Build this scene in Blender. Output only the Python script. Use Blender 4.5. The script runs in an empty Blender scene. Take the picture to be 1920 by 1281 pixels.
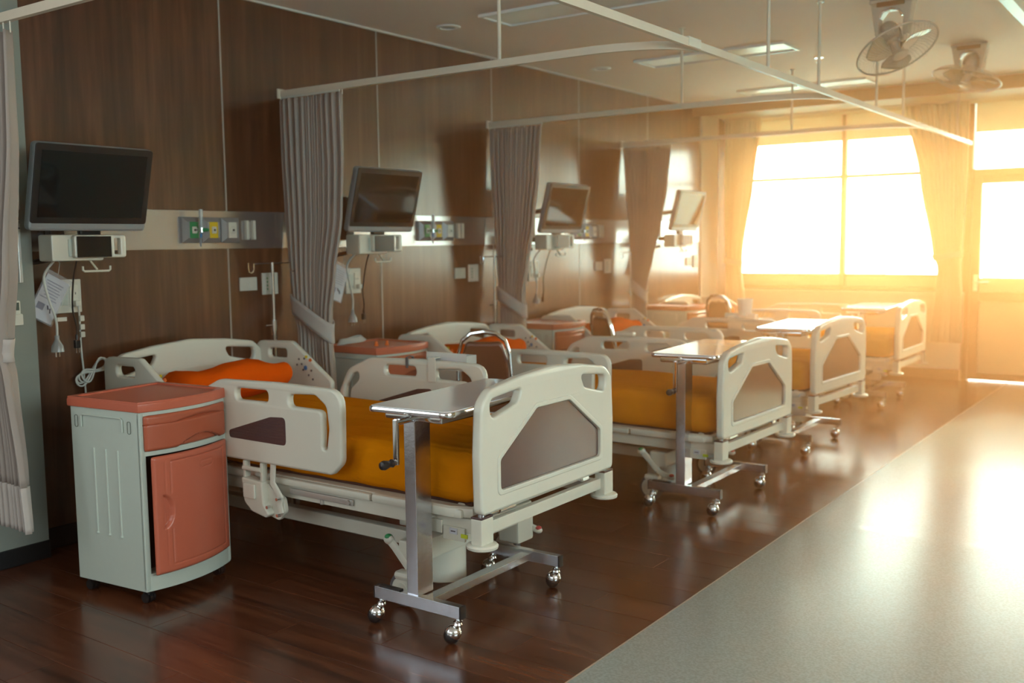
import bpy, bmesh, math, random
from mathutils import Vector, Matrix
random.seed(7)
PI = math.pi
sc = bpy.context.scene
COL = sc.collection
CEIL = 2.723

# ------------------------------------------------------------------ camera
YAW, PIT, ROL = 0.6201, 0.0994, -0.0117
cam_d = bpy.data.cameras.new('camera'); cam = bpy.data.objects.new('camera', cam_d); COL.objects.link(cam)
cam_d.sensor_width = 36.0; cam_d.lens = 1867.0 / 1920 * 36; cam_d.clip_start = 0.05; cam_d.clip_end = 200
F_ = Vector((-math.sin(YAW) * math.cos(PIT), math.cos(YAW) * math.cos(PIT), -math.sin(PIT)))
R_ = Vector((math.cos(YAW), math.sin(YAW), 0)); U_ = R_.cross(F_)
Rr = math.cos(ROL) * R_ + math.sin(ROL) * U_; Ur = -math.sin(ROL) * R_ + math.cos(ROL) * U_
M = Matrix((Rr, Ur, -F_)).transposed().to_4x4(); M.translation = Vector((4.3682, 0, 1.3952))
cam.matrix_world = M
cam_d.dof.use_dof = True; cam_d.dof.focus_distance = 3.6; cam_d.dof.aperture_fstop = 2.2
sc.camera = cam

# ------------------------------------------------------------------ sky, sun, room light
w = bpy.data.worlds.new('sky'); sc.world = w; w.use_nodes = True
nt = w.node_tree; bg = nt.nodes['Background']
tc = nt.nodes.new('ShaderNodeTexCoord'); sep = nt.nodes.new('ShaderNodeSeparateXYZ')
rp = nt.nodes.new('ShaderNodeValToRGB')
nt.links.new(tc.outputs['Generated'], sep.inputs[0]); nt.links.new(sep.outputs['Z'], rp.inputs[0])
rp.color_ramp.elements[0].position = 0.0; rp.color_ramp.elements[0].color = (1.0, 0.75, 0.54, 1)
rp.color_ramp.elements[1].position = 0.5; rp.color_ramp.elements[1].color = (1.0, 0.83, 0.64, 1)
nt.links.new(rp.outputs[0], bg.inputs[0]); bg.inputs[1].default_value = 19.0

def area(name, loc, rot, sx, sy, power, col):
    l = bpy.data.lights.new(name, 'AREA'); l.shape = 'RECTANGLE'; l.size = sx; l.size_y = sy
    l.energy = power; l.color = col
    o = bpy.data.objects.new(name, l); COL.objects.link(o); o.location = loc; o.rotation_euler = rot
    return o
# daylight that enters by the windows on the corridor side and at the near end of the ward
area('corridor_window_light', (7.2, 1.2, 2.0), (0, math.radians(68), 0), 1.3, 3.4, 130, (0.90, 1.0, 0.96))
area('near_window_light', (2.6, -3.3, 2.0), (math.radians(72), 0, 0), 3.6, 1.3, 48, (0.90, 0.98, 1.0))
area('near_side_fill', (0.16, -0.1, 1.55), (0, math.radians(-90), 0), 1.5, 1.6, 17, (0.88, 0.96, 1.0))  # added fill, no window in this wall; brightens table column and cabinet side
# evening sun through the far glazing
sn = bpy.data.lights.new('sun', 'SUN'); sn.energy = 6.0; sn.color = (1.0, 0.72, 0.40); sn.angle = math.radians(3)
so = bpy.data.objects.new('sun', sn); COL.objects.link(so)
so.rotation_euler = Vector((-0.35, -1.0, -0.55)).to_track_quat('-Z', 'Y').to_euler()

sc.view_settings.view_transform = 'Standard'; sc.view_settings.look = 'None'
sc.view_settings.gamma = 1.0; sc.view_settings.exposure = 0.27; sc.view_settings.use_curve_mapping = False
sc.cycles.max_bounces = 8; sc.cycles.diffuse_bounces = 4; sc.cycles.glossy_bounces = 4
sc.cycles.transparent_max_bounces = 12; sc.cycles.volume_bounces = 1
sc.cycles.caustics_reflective = False; sc.cycles.caustics_refractive = False
sc.cycles.sample_clamp_indirect = 6.0; sc.cycles.use_denoising = True
try: sc.cycles.denoiser = 'OPENIMAGEDENOISE'
except Exception: pass

# ------------------------------------------------------------------ materials
MATS = {}
def mat(name, col, rough=0.5, metal=0.0, spec=0.5, coat=0.0, trans=0.0, emit=None, alpha=1.0, bump=0.0, bscale=60, var=0.0, sheen=0.0, ior=None):
    if name in MATS: return MATS[name]
    m = bpy.data.materials.new(name); m.use_nodes = True; t = m.node_tree; b = t.nodes['Principled BSDF']
    b.inputs['Base Color'].default_value = (*col, 1); b.inputs['Roughness'].default_value = rough
    b.inputs['Metallic'].default_value = metal; b.inputs['Specular IOR Level'].default_value = spec
    b.inputs['Coat Weight'].default_value = coat; b.inputs['Coat Roughness'].default_value = 0.1
    b.inputs['Transmission Weight'].default_value = trans; b.inputs['Alpha'].default_value = alpha
    b.inputs['Sheen Weight'].default_value = sheen
    if ior: b.inputs['IOR'].default_value = ior
    c = t.nodes.new('ShaderNodeTexCoord'); n = t.nodes.new('ShaderNodeTexNoise')
    t.links.new(c.outputs['Object'], n.inputs['Vector']); n.inputs['Scale'].default_value = bscale; n.inputs['Detail'].default_value = 4
    if bump > 0:
        bp = t.nodes.new('ShaderNodeBump'); bp.inputs['Strength'].default_value = bump; bp.inputs['Distance'].default_value = 0.004
        t.links.new(n.outputs['Fac'], bp.inputs['Height']); t.links.new(bp.outputs[0], b.inputs['Normal'])
    mx = t.nodes.new('ShaderNodeMix'); mx.data_type = 'RGBA'; v = var if var else 0.03
    mx.inputs[6].default_value = (*[x * (1 - v) for x in col], 1); mx.inputs[7].default_value = (*[min(1, x * (1 + v)) for x in col], 1)
    t.links.new(n.outputs['Fac'], mx.inputs[0]); t.links.new(mx.outputs[2], b.inputs['Base Color'])
    MATS[name] = m; return m

def wood_mat(name, c1, c2, c3, scl, rough, coat, rnd=0.25, bump=0.08):
    m = bpy.data.materials.new(name); m.use_nodes = True; t = m.node_tree; b = t.nodes['Principled BSDF']
    N = t.nodes.new; L = t.links.new
    c = N('ShaderNodeTexCoord'); oi = N('ShaderNodeObjectInfo'); mp = N('ShaderNodeMapping'); mp.inputs['Scale'].default_value = scl
    mul = N('ShaderNodeMath'); mul.operation = 'MULTIPLY'; mul.inputs[1].default_value = 37.0; L(oi.outputs['Random'], mul.inputs[0])
    ad = N('ShaderNodeVectorMath'); ad.operation = 'ADD'
    L(c.outputs['Object'], ad.inputs[0]); L(mul.outputs[0], ad.inputs[1]); L(ad.outputs[0], mp.inputs[0])
    n1 = N('ShaderNodeTexNoise'); n1.inputs['Scale'].default_value = 1.0; n1.inputs['Detail'].default_value = 8; n1.inputs['Roughness'].default_value = 0.62; n1.inputs['Distortion'].default_value = 0.6
    L(mp.outputs[0], n1.inputs['Vector'])
    n2 = N('ShaderNodeTexNoise'); n2.inputs['Scale'].default_value = 4.0; n2.inputs['Detail'].default_value = 5
    L(mp.outputs[0], n2.inputs['Vector'])
    r = N('ShaderNodeValToRGB'); e = r.color_ramp.elements
    e[0].position = 0.32; e[0].color = (*c1, 1); e[1].position = 0.68; e[1].color = (*c3, 1)
    k = e.new(0.5); k.color = (*c2, 1)
    mm = N('ShaderNodeMath'); mm.operation = 'MULTIPLY_ADD'; mm.inputs[1].default_value = 0.35; L(n2.outputs['Fac'], mm.inputs[0])
    m3 = N('ShaderNodeMath'); m3.operation = 'MULTIPLY'; m3.inputs[1].default_value = 0.65; L(n1.outputs['Fac'], m3.inputs[0]); L(m3.outputs[0], mm.inputs[2])
    L(mm.outputs[0], r.inputs[0])
    hs = N('ShaderNodeHueSaturation'); vv = N('ShaderNodeMapRange'); vv.inputs[3].default_value = 1 - rnd; vv.inputs[4].default_value = 1 + rnd
    L(oi.outputs['Random'], vv.inputs[0]); L(vv.outputs[0], hs.inputs['Value']); L(r.outputs[0], hs.inputs['Color']); L(hs.outputs[0], b.inputs['Base Color'])
    bp = N('ShaderNodeBump'); bp.inputs['Strength'].default_value = bump; bp.inputs['Distance'].default_value = 0.002; L(mm.outputs[0], bp.inputs['Height']); L(bp.outputs[0], b.inputs['Normal'])
    b.inputs['Roughness'].default_value = rough; b.inputs['Coat Weight'].default_value = coat; b.inputs['Coat Roughness'].default_value = 0.15; b.inputs['Coat IOR'].default_value = 1.6
    MATS[name] = m; return m

WALLWOOD = wood_mat('walnut_laminate', (0.018, 0.006, 0.0025), (0.072, 0.025, 0.0105), (0.155, 0.060, 0.027), (9, 9, 0.55), 0.28, 1.0, 0.06, 0.02)
FLOORWOOD = wood_mat('brown_vinyl_plank', (0.028, 0.008, 0.004), (0.088, 0.026, 0.011), (0.150, 0.050, 0.022), (1.1, 16, 16), 0.27, 0.25, 0.12, 0.04)
WHITE = mat('cream_moulded_plastic', (0.66, 0.64, 0.55), 0.30, spec=0.5)
CREAM = mat('cream_painted_metal', (0.62, 0.60, 0.51), 0.35)
GREYW = mat('pale_grey_wall_paint', (0.24, 0.26, 0.23), 0.6, bump=0.1, bscale=200)
FARW = mat('warm_wall_paint', (0.70, 0.62, 0.48), 0.6, bump=0.05)
CEILM = mat('ceiling_paint', (0.86, 0.75, 0.69), 0.75, bump=0.05)
CORAL = mat('coral_plastic', (0.52, 0.13, 0.075), 0.28, spec=0.5)
CORALD = mat('coral_plastic_drawer', (0.42, 0.10, 0.05), 0.33)
CABW = mat('pale_grey_green_plastic', (0.50, 0.56, 0.50), 0.35)
BLACK = mat('black_plastic', (0.010, 0.010, 0.011), 0.35)
RUB = mat('grey_rubber', (0.09, 0.09, 0.095), 0.6)
SCREEN = mat('black_glass_screen', (0.006, 0.009, 0.010), 0.05, spec=0.35)
SILVER = mat('silver_plastic', (0.30, 0.33, 0.35), 0.35, metal=0.3)
CHROME = mat('chrome', (0.78, 0.78, 0.78), 0.10, metal=1.0)
BRUSH = mat('scratched_steel_tube', (0.62, 0.62, 0.66), 0.22, metal=1.0, bump=0.15, bscale=30, var=0.15)
STEEL = mat('brushed_steel_band', (0.50, 0.48, 0.48), 0.26, metal=0.9, var=0.06)
ALU = mat('aluminium_trim', (0.42, 0.38, 0.34), 0.4, metal=0.3)
MAUVE = mat('mauve_brown_inlay', (0.080, 0.048, 0.050), 0.16, coat=0.6, bump=0.05, bscale=9)
DKMAUVE = mat('dark_mauve_inlay', (0.065, 0.035, 0.038), 0.35, bump=0.2, bscale=90)
SHEET = mat('mustard_cotton_sheet', (0.66, 0.235, 0.002), 0.9, spec=0.15, bump=0.35, bscale=25, var=0.08)
PILLOW = mat('orange_pillowcase', (0.70, 0.085, 0.002), 0.9, spec=0.15, bump=0.4, bscale=30, var=0.08)
def sheet_mat(name, col, scl):
    m = mat(name, col, 1.0, spec=0.0, var=0.08, bscale=12); t = m.node_tree; b = t.nodes['Principled BSDF']
    c = t.nodes.new('ShaderNodeTexCoord'); mp = t.nodes.new('ShaderNodeMapping'); mp.inputs['Scale'].default_value = scl
    n = t.nodes.new('ShaderNodeTexNoise'); n.inputs['Scale'].default_value = 1.0; n.inputs['Detail'].default_value = 5; n.inputs['Distortion'].default_value = .8
    bp = t.nodes.new('ShaderNodeBump'); bp.inputs['Strength'].default_value = .9; bp.inputs['Distance'].default_value = .012
    t.links.new(c.outputs['Object'], mp.inputs[0]); t.links.new(mp.outputs[0], n.inputs['Vector']); t.links.new(n.outputs['Fac'], bp.inputs['Height']); t.links.new(bp.outputs[0], b.inputs['Normal'])
    return m
SHEET = sheet_mat('mustard_cotton', (0.66, 0.212, 0.002), (2.5, 16, 6)); PILLOW = sheet_mat('orange_cotton', (0.70, 0.085, 0.002), (9, 6, 9))
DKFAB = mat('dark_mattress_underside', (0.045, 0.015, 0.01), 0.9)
CURT = mat('grey_curtain_cloth', (0.34, 0.295, 0.265), 0.8, bump=0.15, bscale=300)
CURTB = mat('grey_curtain_hem', (0.46, 0.42, 0.39), 0.75)
WIRE_W = mat('white_cable', (0.60, 0.60, 0.55), 0.45)
GREEN = mat('green_enamel', (0.01, 0.26, 0.09), 0.4)
REDP = mat('red_pedal_plastic', (0.55, 0.06, 0.06), 0.4)
YELL = mat('yellow_enamel', (0.72, 0.50, 0.01), 0.4)
BLUE = mat('blue_plastic', (0.03, 0.20, 0.45), 0.4)
ORNG = mat('orange_plastic', (0.80, 0.17, 0.03), 0.35)
VINYLR = mat('brown_vinyl_padding', (0.10, 0.032, 0.018), 0.30)
DKBASE = mat('black_cove_baseboard', (0.006, 0.006, 0.007), 0.45)
BRBASE = mat('brown_baseboard', (0.20, 0.09, 0.04), 0.4)
FRAMEM = mat('tan_aluminium_frame', (0.30, 0.22, 0.15), 0.45, metal=0.2)
PAPER = mat('printed_paper', (0.55, 0.55, 0.60), 0.5)
INK = mat('dark_ink', (0.05, 0.05, 0.07), 0.6)
LCD = mat('grey_lcd', (0.10, 0.13, 0.11), 0.2)
PLATE = mat('ivory_switch_plate', (0.62, 0.60, 0.52), 0.4)
LILAC = mat('lilac_packet', (0.45, 0.38, 0.70), 0.4)
DIFF = mat('light_diffuser', (0.80, 0.78, 0.74), 0.3)
TRAN = mat('frosted_plastic', (0.7, 0.72, 0.72), 0.25, trans=0.6)
FANM = mat('fan_beige_plastic', (0.50, 0.42, 0.34), 0.3)

def glass_mat():
    m = bpy.data.materials.new('window_glass'); m.use_nodes = True; t = m.node_tree
    for n in list(t.nodes): t.nodes.remove(n)
    o = t.nodes.new('ShaderNodeOutputMaterial'); mx = t.nodes.new('ShaderNodeMixShader'); tr = t.nodes.new('ShaderNodeBsdfTransparent'); gl = t.nodes.new('ShaderNodeBsdfGlossy')
    gl.inputs['Roughness'].default_value = 0.03; tr.inputs[0].default_value = (0.95, 0.96, 0.94, 1)
    fr = t.nodes.new('ShaderNodeFresnel'); fr.inputs[0].default_value = 1.45
    t.links.new(fr.outputs[0], mx.inputs[0]); t.links.new(tr.outputs[0], mx.inputs[1]); t.links.new(gl.outputs[0], mx.inputs[2]); t.links.new(mx.outputs[0], o.inputs[0])
    return m
GLASS = glass_mat()
def cloth_trans(name, col, k, fac=0.5):
    m = bpy.data.materials.new(name); m.use_nodes = True; t = m.node_tree
    for n in list(t.nodes): t.nodes.remove(n)
    o = t.nodes.new('ShaderNodeOutputMaterial'); mx = t.nodes.new('ShaderNodeMixShader'); tr = t.nodes.new('ShaderNodeBsdfTranslucent'); df = t.nodes.new('ShaderNodeBsdfDiffuse')
    n = t.nodes.new('ShaderNodeTexNoise'); n.inputs['Scale'].default_value = k
    c = t.nodes.new('ShaderNodeTexCoord'); t.links.new(c.outputs['Object'], n.inputs['Vector'])
    r = t.nodes.new('ShaderNodeMix'); r.data_type = 'RGBA'; r.inputs[6].default_value = (*[x * .9 for x in col], 1); r.inputs[7].default_value = (*col, 1)
    t.links.new(n.outputs['Fac'], r.inputs[0]); t.links.new(r.outputs[2], tr.inputs[0]); t.links.new(r.outputs[2], df.inputs[0])
    mx.inputs[0].default_value = fac
    t.links.new(df.outputs[0], mx.inputs[1]); t.links.new(tr.outputs[0], mx.inputs[2]); t.links.new(mx.outputs[0], o.inputs[0])
    MATS[name] = m; return m
WCURT = cloth_trans('cream_window_curtain', (0.86, 0.74, 0.54), 40, 0.24)
BLIND = cloth_trans('cream_roller_blind', (0.80, 0.68, 0.50), 60, 0.42)
FROST = cloth_trans('frosted_film', (0.62, 0.48, 0.33), 60, 0.22)

def vinyl_mat():
    m = bpy.data.materials.new('speckled_grey_vinyl'); m.use_nodes = True; t = m.node_tree; b = t.nodes['Principled BSDF']
    c = t.nodes.new('ShaderNodeTexCoord'); n = t.nodes.new('ShaderNodeTexNoise'); n.inputs['Scale'].default_value = 110; n.inputs['Detail'].default_value = 1
    r = t.nodes.new('ShaderNodeValToRGB'); e = r.color_ramp.elements
    e[0].position = 0.38; e[0].color = (0.255, 0.272, 0.255, 1); e[1].position = 0.62; e[1].color = (0.315, 0.332, 0.31, 1)
    mo = t.nodes.new('ShaderNodeMapping'); mo.inputs['Location'].default_value = (.013, .027, .3713); mo.inputs['Rotation'].default_value = (.4, .3, .2)
    t.links.new(c.outputs['Object'], mo.inputs[0]); t.links.new(mo.outputs[0], n.inputs['Vector'])
    t.links.new(n.outputs['Fac'], r.inputs[0]); t.links.new(r.outputs[0], b.inputs['Base Color'])
    b.inputs['Roughness'].default_value = 0.25
    return m
VINYL = vinyl_mat()

# ------------------------------------------------------------------ mesh helpers
class MB:
    def __init__(s): s.bm = bmesh.new()
    def _x(s, vs, mx):
        if mx is not None: bmesh.ops.transform(s.bm, matrix=mx, verts=vs)
    def box(s, c, d, bev=0.0, seg=2, mx=None):
        r = bmesh.ops.create_cube(s.bm, size=1.0); vs = r['verts']
        bmesh.ops.scale(s.bm, vec=d, verts=vs)
        if bev > 0:
            es = list({e for v in vs for e in v.link_edges})
            rr = bmesh.ops.bevel(s.bm, geom=es, offset=min(bev, min(d) * 0.49), segments=seg, profile=0.5, affect='EDGES')
            vs = list({v for f in rr['faces'] for v in f.verts} | {v for v in vs if v.is_valid})
            # bevel returns only new faces; collect whole island
            st = list(vs); seen = set(vs)
            while st:
                v = st.pop()
                for e in v.link_edges:
                    o = e.other_vert(v)
                    if o not in seen: seen.add(o); st.append(o)
            vs = list(seen)
        bmesh.ops.translate(s.bm, vec=c, verts=vs); s._x(vs, mx); return s
    def cyl(s, a, b, r, r2=None, n=16, cap=True):
        a = Vector(a); b = Vector(b); d = b - a
        res = bmesh.ops.create_cone(s.bm, cap_ends=cap, segments=n, radius1=r, radius2=r if r2 is None else r2, depth=d.length)
        q = d.to_track_quat('Z', 'Y').to_matrix().to_4x4(); q.translation = (a + b) / 2
        bmesh.ops.transform(s.bm, matrix=q, verts=res['verts']); return s
    def sph(s, c, r, u=16, v=10, sc_=(1, 1, 1)):
        res = bmesh.ops.create_uvsphere(s.bm, u_segments=u, v_segments=v, radius=r)
        bmesh.ops.scale(s.bm, vec=sc_, verts=res['verts']); bmesh.ops.translate(s.bm, vec=c, verts=res['verts']); return s
    def tube(s, pts, r, n=8, closed=False, flat=None):
        pts = [Vector(p) for p in pts]; rings = []
        N = len(pts); up = None
        for i, p in enumerate(pts):
            if closed: t = (pts[(i + 1) % N] - pts[i - 1])
            else: t = pts[min(i + 1, N - 1)] - pts[max(i - 1, 0)]
            t.normalize()
            if up is None:
                up = Vector((0, 0, 1)) if abs(t.z) < 0.9 else Vector((1, 0, 0))
            sd = t.cross(up)
            if sd.length < 1e-4: sd = t.orthogonal()
            sd.normalize(); up2 = sd.cross(t).normalized(); up = up2
            rx, ry = (r, r) if flat is None else flat
            rings.append([s.bm.verts.new(p + sd * math.cos(2 * PI * k / n) * rx + up2 * math.sin(2 * PI * k / n) * ry) for k in range(n)])
        m = N if closed else N - 1
        for i in range(m):
            A = rings[i]; B = rings[(i + 1) % N]
            for k in range(n): s.bm.faces.new((A[k], A[(k + 1) % n], B[(k + 1) % n], B[k]))
        if not closed:
            s.bm.faces.new(rings[0][::-1]); s.bm.faces.new(rings[-1])
        return s
    def barpath(s, pts, w_, h_):
        """rectangular profile swept along a horizontal path"""
        pts = [Vector(p) for p in pts]; rings = []
        for i, p in enumerate(pts):
            t = pts[min(i + 1, len(pts) - 1)] - pts[max(i - 1, 0)]; t.normalize()
            sd = t.cross(Vector((0, 0, 1))).normalized(); u = Vector((0, 0, 1))
            rings.append([s.bm.verts.new(p + sd * a * w_ / 2 + u * b * h_ / 2) for a, b in ((-1, -1), (1, -1), (1, 1), (-1, 1))])
        for A, B in zip(rings, rings[1:]):
            for k in range(4): s.bm.faces.new((A[k], A[(k + 1) % 4], B[(k + 1) % 4], B[k]))
        s.bm.faces.new(rings[0][::-1]); s.bm.faces.new(rings[-1]); return s
    def lathe(s, prof, c=(0, 0, 0), n=20, axis='Z', ang=2 * PI):
        rings = []; c = Vector(c)
        for r, z in prof:
            rg = []
            for k in range(n):
                a = 2 * PI * k / n; v = Vector((r * math.cos(a), r * math.sin(a), z))
                if axis == 'Y': v = Vector((v.x, v.z, v.y))
                if axis == 'X': v = Vector((v.z, v.x, v.y))
                rg.append(s.bm.verts.new(c + v))
            rings.append(rg)
        for A, B in zip(rings, rings[1:]):
            for k in range(n): s.bm.faces.new((A[k], A[(k + 1) % n], B[(k + 1) % n], B[k]))
        return s
    def grid(s, f, nu, nv, close=False):
        V = [[s.bm.verts.new(f(i / nu, j / nv)) for j in range(nv + 1)] for i in range(nu + 1)]
        for i in range(nu):
            for j in range(nv): s.bm.faces.new((V[i][j], V[i + 1][j], V[i + 1][j + 1], V[i][j + 1]))
        return s
    def add_mesh(s, me, mx=None):
        n0 = len(s.bm.verts); s.bm.from_mesh(me); s.bm.verts.ensure_lookup_table()
        if mx is not None: bmesh.ops.transform(s.bm, matrix=mx, verts=s.bm.verts[n0:])
        return s
    def build(s, name, m, parent=None, smooth=35, solid=0, sub=0, loc=None, rot=None):
        bmesh.ops.recalc_face_normals(s.bm, faces=s.bm.faces)
        me = bpy.data.meshes.new(name); s.bm.to_mesh(me); s.bm.free()
        if m: me.materials.append(m)
        if smooth:
            for p in me.polygons: p.use_smooth = True
            me.set_sharp_from_angle(angle=math.radians(smooth))
        o = bpy.data.objects.new(name, me); COL.objects.link(o)
        if smooth: k = o.modifiers.new('wn', 'WEIGHTED_NORMAL'); k.keep_sharp = True
        if parent: o.parent = parent
        if solid: k = o.modifiers.new('thick', 'SOLIDIFY'); k.thickness = solid; k.offset = 0
        if sub: k = o.modifiers.new('sub', 'SUBSURF'); k.levels = sub; k.render_levels = sub
        if loc: o.location = loc
        if rot: o.rotation_euler = rot
        return o

def rpoly(pts, seg=5):
    """rounded polygon: pts = (x, y, r)"""
    out = []; n = len(pts)
    for i in range(n):
        p = Vector(pts[i][:2]); a = Vector(pts[i - 1][:2]); b = Vector(pts[(i + 1) % n][:2]); r = pts[i][2]
        if r <= 0: out.append(p); continue
        u = (a - p); v = (b - p); lu, lv = u.length, v.length; u.normalize(); v.normalize()
        ang = u.angle(v); d = min(r / math.tan(ang / 2), lu * 0.48, lv * 0.48)
        A = p + u * d; B = p + v * d
        for k in range(seg + 1):
            t = k / seg; out.append((1 - t) ** 2 * A + 2 * t * (1 - t) * p + t * t * B)
    return out
def plate_mesh(outer, holes, thick, bev=0.004):
    """filled 2D curve with holes, extruded -> mesh in its XY plane"""
    cu = bpy.data.curves.new('plate', 'CURVE'); cu.dimensions = '2D'; cu.fill_mode = 'BOTH'
    cu.extrude = max(thick / 2 - bev, 0.0005); cu.bevel_depth = bev; cu.bevel_resolution = 1
    def area_(P): return sum(P[i - 1][0] * P[i][1] - P[i][0] * P[i - 1][1] for i in range(len(P)))
    def inset(P, k):
        # shift a closed outline along its normals (P counter-clockwise: k < 0 shrinks)
        out = []; n = len(P)
        for i in range(n):
            p = Vector(P[i]); a = Vector(P[i - 1]); b = Vector(P[(i + 1) % n])
            if (p - a).length < 1e-6 or (b - p).length < 1e-6: out.append(tuple(p)); continue
            n1 = Vector(((p - a).y, -(p - a).x)).normalized(); n2 = Vector(((b - p).y, -(b - p).x)).normalized()
            q = p + (n1 + n2) / max(.35, 1 + n1.dot(n2)) * k; out.append((q.x, q.y))
        return out
    for k, P in enumerate([outer] + holes):
        P = [tuple(p[:2]) for p in P]
        if area_(P) < 0: P = P[::-1]
        P = inset(P, -bev if k == 0 else bev)
        if k: P = P[::-1]
        sp = cu.splines.new('POLY'); sp.points.add(len(P) - 1); sp.use_cyclic_u = True
        for q, p in zip(sp.points, P): q.co = (p[0], p[1], 0, 1)
    o = bpy.data.objects.new('tmp', cu); COL.objects.link(o)
    bpy.context.view_layer.update()
    me = bpy.data.meshes.new_from_object(o.evaluated_get(bpy.context.evaluated_depsgraph_get()))
    bpy.data.objects.remove(o); bpy.data.curves.remove(cu)
    return me
XZ = Matrix(((1, 0, 0, 0), (0, 0, -1, 0), (0, 1, 0, 0), (0, 0, 0, 1)))      # XY plate -> XZ plane, thickness along y
YZ = Matrix(((0, 0, 1, 0), (1, 0, 0, 0), (0, 1, 0, 0), (0, 0, 0, 1)))       # XY plate -> YZ plane, thickness along x
def plate(name, outer, holes, thick, m, parent, mx, off=(0, 0, 0), bev=0.004):
    me = plate_mesh(outer, holes, thick, bev)
    b = MB(); b.add_mesh(me, Matrix.Translation(off) @ mx); bpy.data.meshes.remove(me)
    bmesh.ops.remove_doubles(b.bm, verts=b.bm.verts, dist=1e-5)
    return b.build(name, m, parent, smooth=50)

def tag(o, label=None, cat=None, group=None, kind=None):
    if label: o['label'] = label
    if cat: o['category'] = cat
    if group: o['group'] = group
    if kind: o['kind'] = kind
    return o
def empty(name, loc, label, cat, group=None, rz=0):
    o = bpy.data.objects.new(name, None); COL.objects.link(o); o.location = loc; o.rotation_euler = (0, 0, rz)
    o.empty_display_size = 0.1
    return tag(o, label, cat, group)
def copy_tree(o, parent=None):
    c = o.copy(); COL.objects.link(c)
    if parent is not None: c.parent = parent
    for ch in list(o.children): copy_tree(ch, c)
    return c
def dup(o, loc, rz=0, label=None):
    c = copy_tree(o); c.location = loc; c.rotation_euler = (0, 0, rz)
    if label: c['label'] = label
    return c
def share(me_obj, name, loc, parent, rot=(0, 0, 0)):
    c = me_obj.copy(); c.name = name; COL.objects.link(c); c.parent = parent; c.location = loc; c.rotation_euler = rot; return c
def st(name, mb, m, smooth=0, parent=None):
    o = mb.build(name, m, parent, smooth=smooth); o['kind'] = 'structure' if parent is None else o.get('kind', '')
    if parent is not None: del o['kind']
    return o

# ================================================================== ROOM
# thin coloured haze put in to imitate lens flare, thicker toward the window
def flare_mat(name, dens):
    hz = bpy.data.materials.new(name); hz.use_nodes = True; ht = hz.node_tree
    for n in list(ht.nodes): ht.nodes.remove(n)
    ho = ht.nodes.new('ShaderNodeOutputMaterial'); hv = ht.nodes.new('ShaderNodeVolumeScatter')
    hv.inputs['Color'].default_value = (1.0, 0.38, 0.13, 1); hv.inputs['Density'].default_value = dens; hv.inputs['Anisotropy'].default_value = 0.78
    ht.links.new(hv.outputs[0], ho.inputs['Volume']); return hz
Y1 = 10.41; XR = 7.6; YB = -3.6; XS = 2.732
fl = st('floor', MB().box(((XR) / 2 - 0.2, (Y1 + YB) / 2, -0.06), (XR + 0.8, Y1 - YB + 0.8, 0.10)), mat('floor_screed', (0.12, 0.05, 0.03), 0.6))
# wood-look planks laid along x
PW, PL = 0.18, 1.22
pk = MB().box((0, 0, -0.005), (PL - 0.0015, PW - 0.0015, 0.010), 0.0006, 1).build('plank', FLOORWOOD, fl, smooth=0)
cuts = {}
row = 0; y = -0.6; first = True
def plank_cut(x0, x1, yy):
    key = round(x1 - x0, 3)
    L = x1 - x0
    if key not in cuts:
        b = MB().box((0, 0, -0.005), (L - 0.0015, PW - 0.0015, 0.010), 0.0006, 1)
        o = b.build('plank', FLOORWOOD, fl, smooth=0); cuts[key] = o
    else:
        o = cuts[key].copy(); COL.objects.link(o)
    o.location = ((x0 + x1) / 2, yy, 0); return o
while y < Y1:
    off = [0.0, 0.42, 0.81][row % 3] - PL
    x = off
    while x < XS:
        x0, x1 = max(x, -0.12 if y < 11 else 0), min(x + PL, XS - 0.004)
        if x1 - x0 > 0.02:
            if abs((x1 - x0) - PL) < 1e-6:
                if first: pk.location = (x + PL / 2, y + PW / 2, 0); first = False
                else: share(pk, 'plank', (x + PL / 2, y + PW / 2, 0), fl)
            else: plank_cut(x0, x1, y + PW / 2)
        x += PL
    y += PW; row += 1
MB().box(((XS + XR) / 2 + 0.1, (Y1 + YB) / 2, -0.005), (XR - XS + 0.2, Y1 - YB + 0.2, 0.010)).build('vinyl_sheet', VINYL, fl, smooth=0)
MB().box((XS - 0.001, (Y1 + YB) / 2, -0.0042), (0.006, Y1 - YB + 0.2, 0.010)).build('weld_strip', mat('weld_line', (0.42, 0.30, 0.22), 0.35), fl, smooth=0)
MB().box((XS / 2 - .2, -2.15, -0.005), (XS + .4, 3.08, 0.010)).build('plank_area_behind', FLOORWOOD, fl, smooth=0)

st('ceiling', MB().box(((XR) / 2 - 0.1, (Y1 + YB) / 2, CEIL + 0.06), (XR + 0.8, Y1 - YB + 0.8, 0.12)), CEILM)
st('trim_1', MB().box((XR / 2, 9.84, CEIL - 0.035), (XR, 1.15, 0.07), 0.004), FARW)                     # dropped soffit before the windows
st('trim_2', MB().box((XR / 2, 9.245, CEIL - 0.055), (XR, 0.03, 0.11), 0.003), mat('tan_soffit_edge', (0.40, 0.24, 0.13), 0.5))

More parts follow.
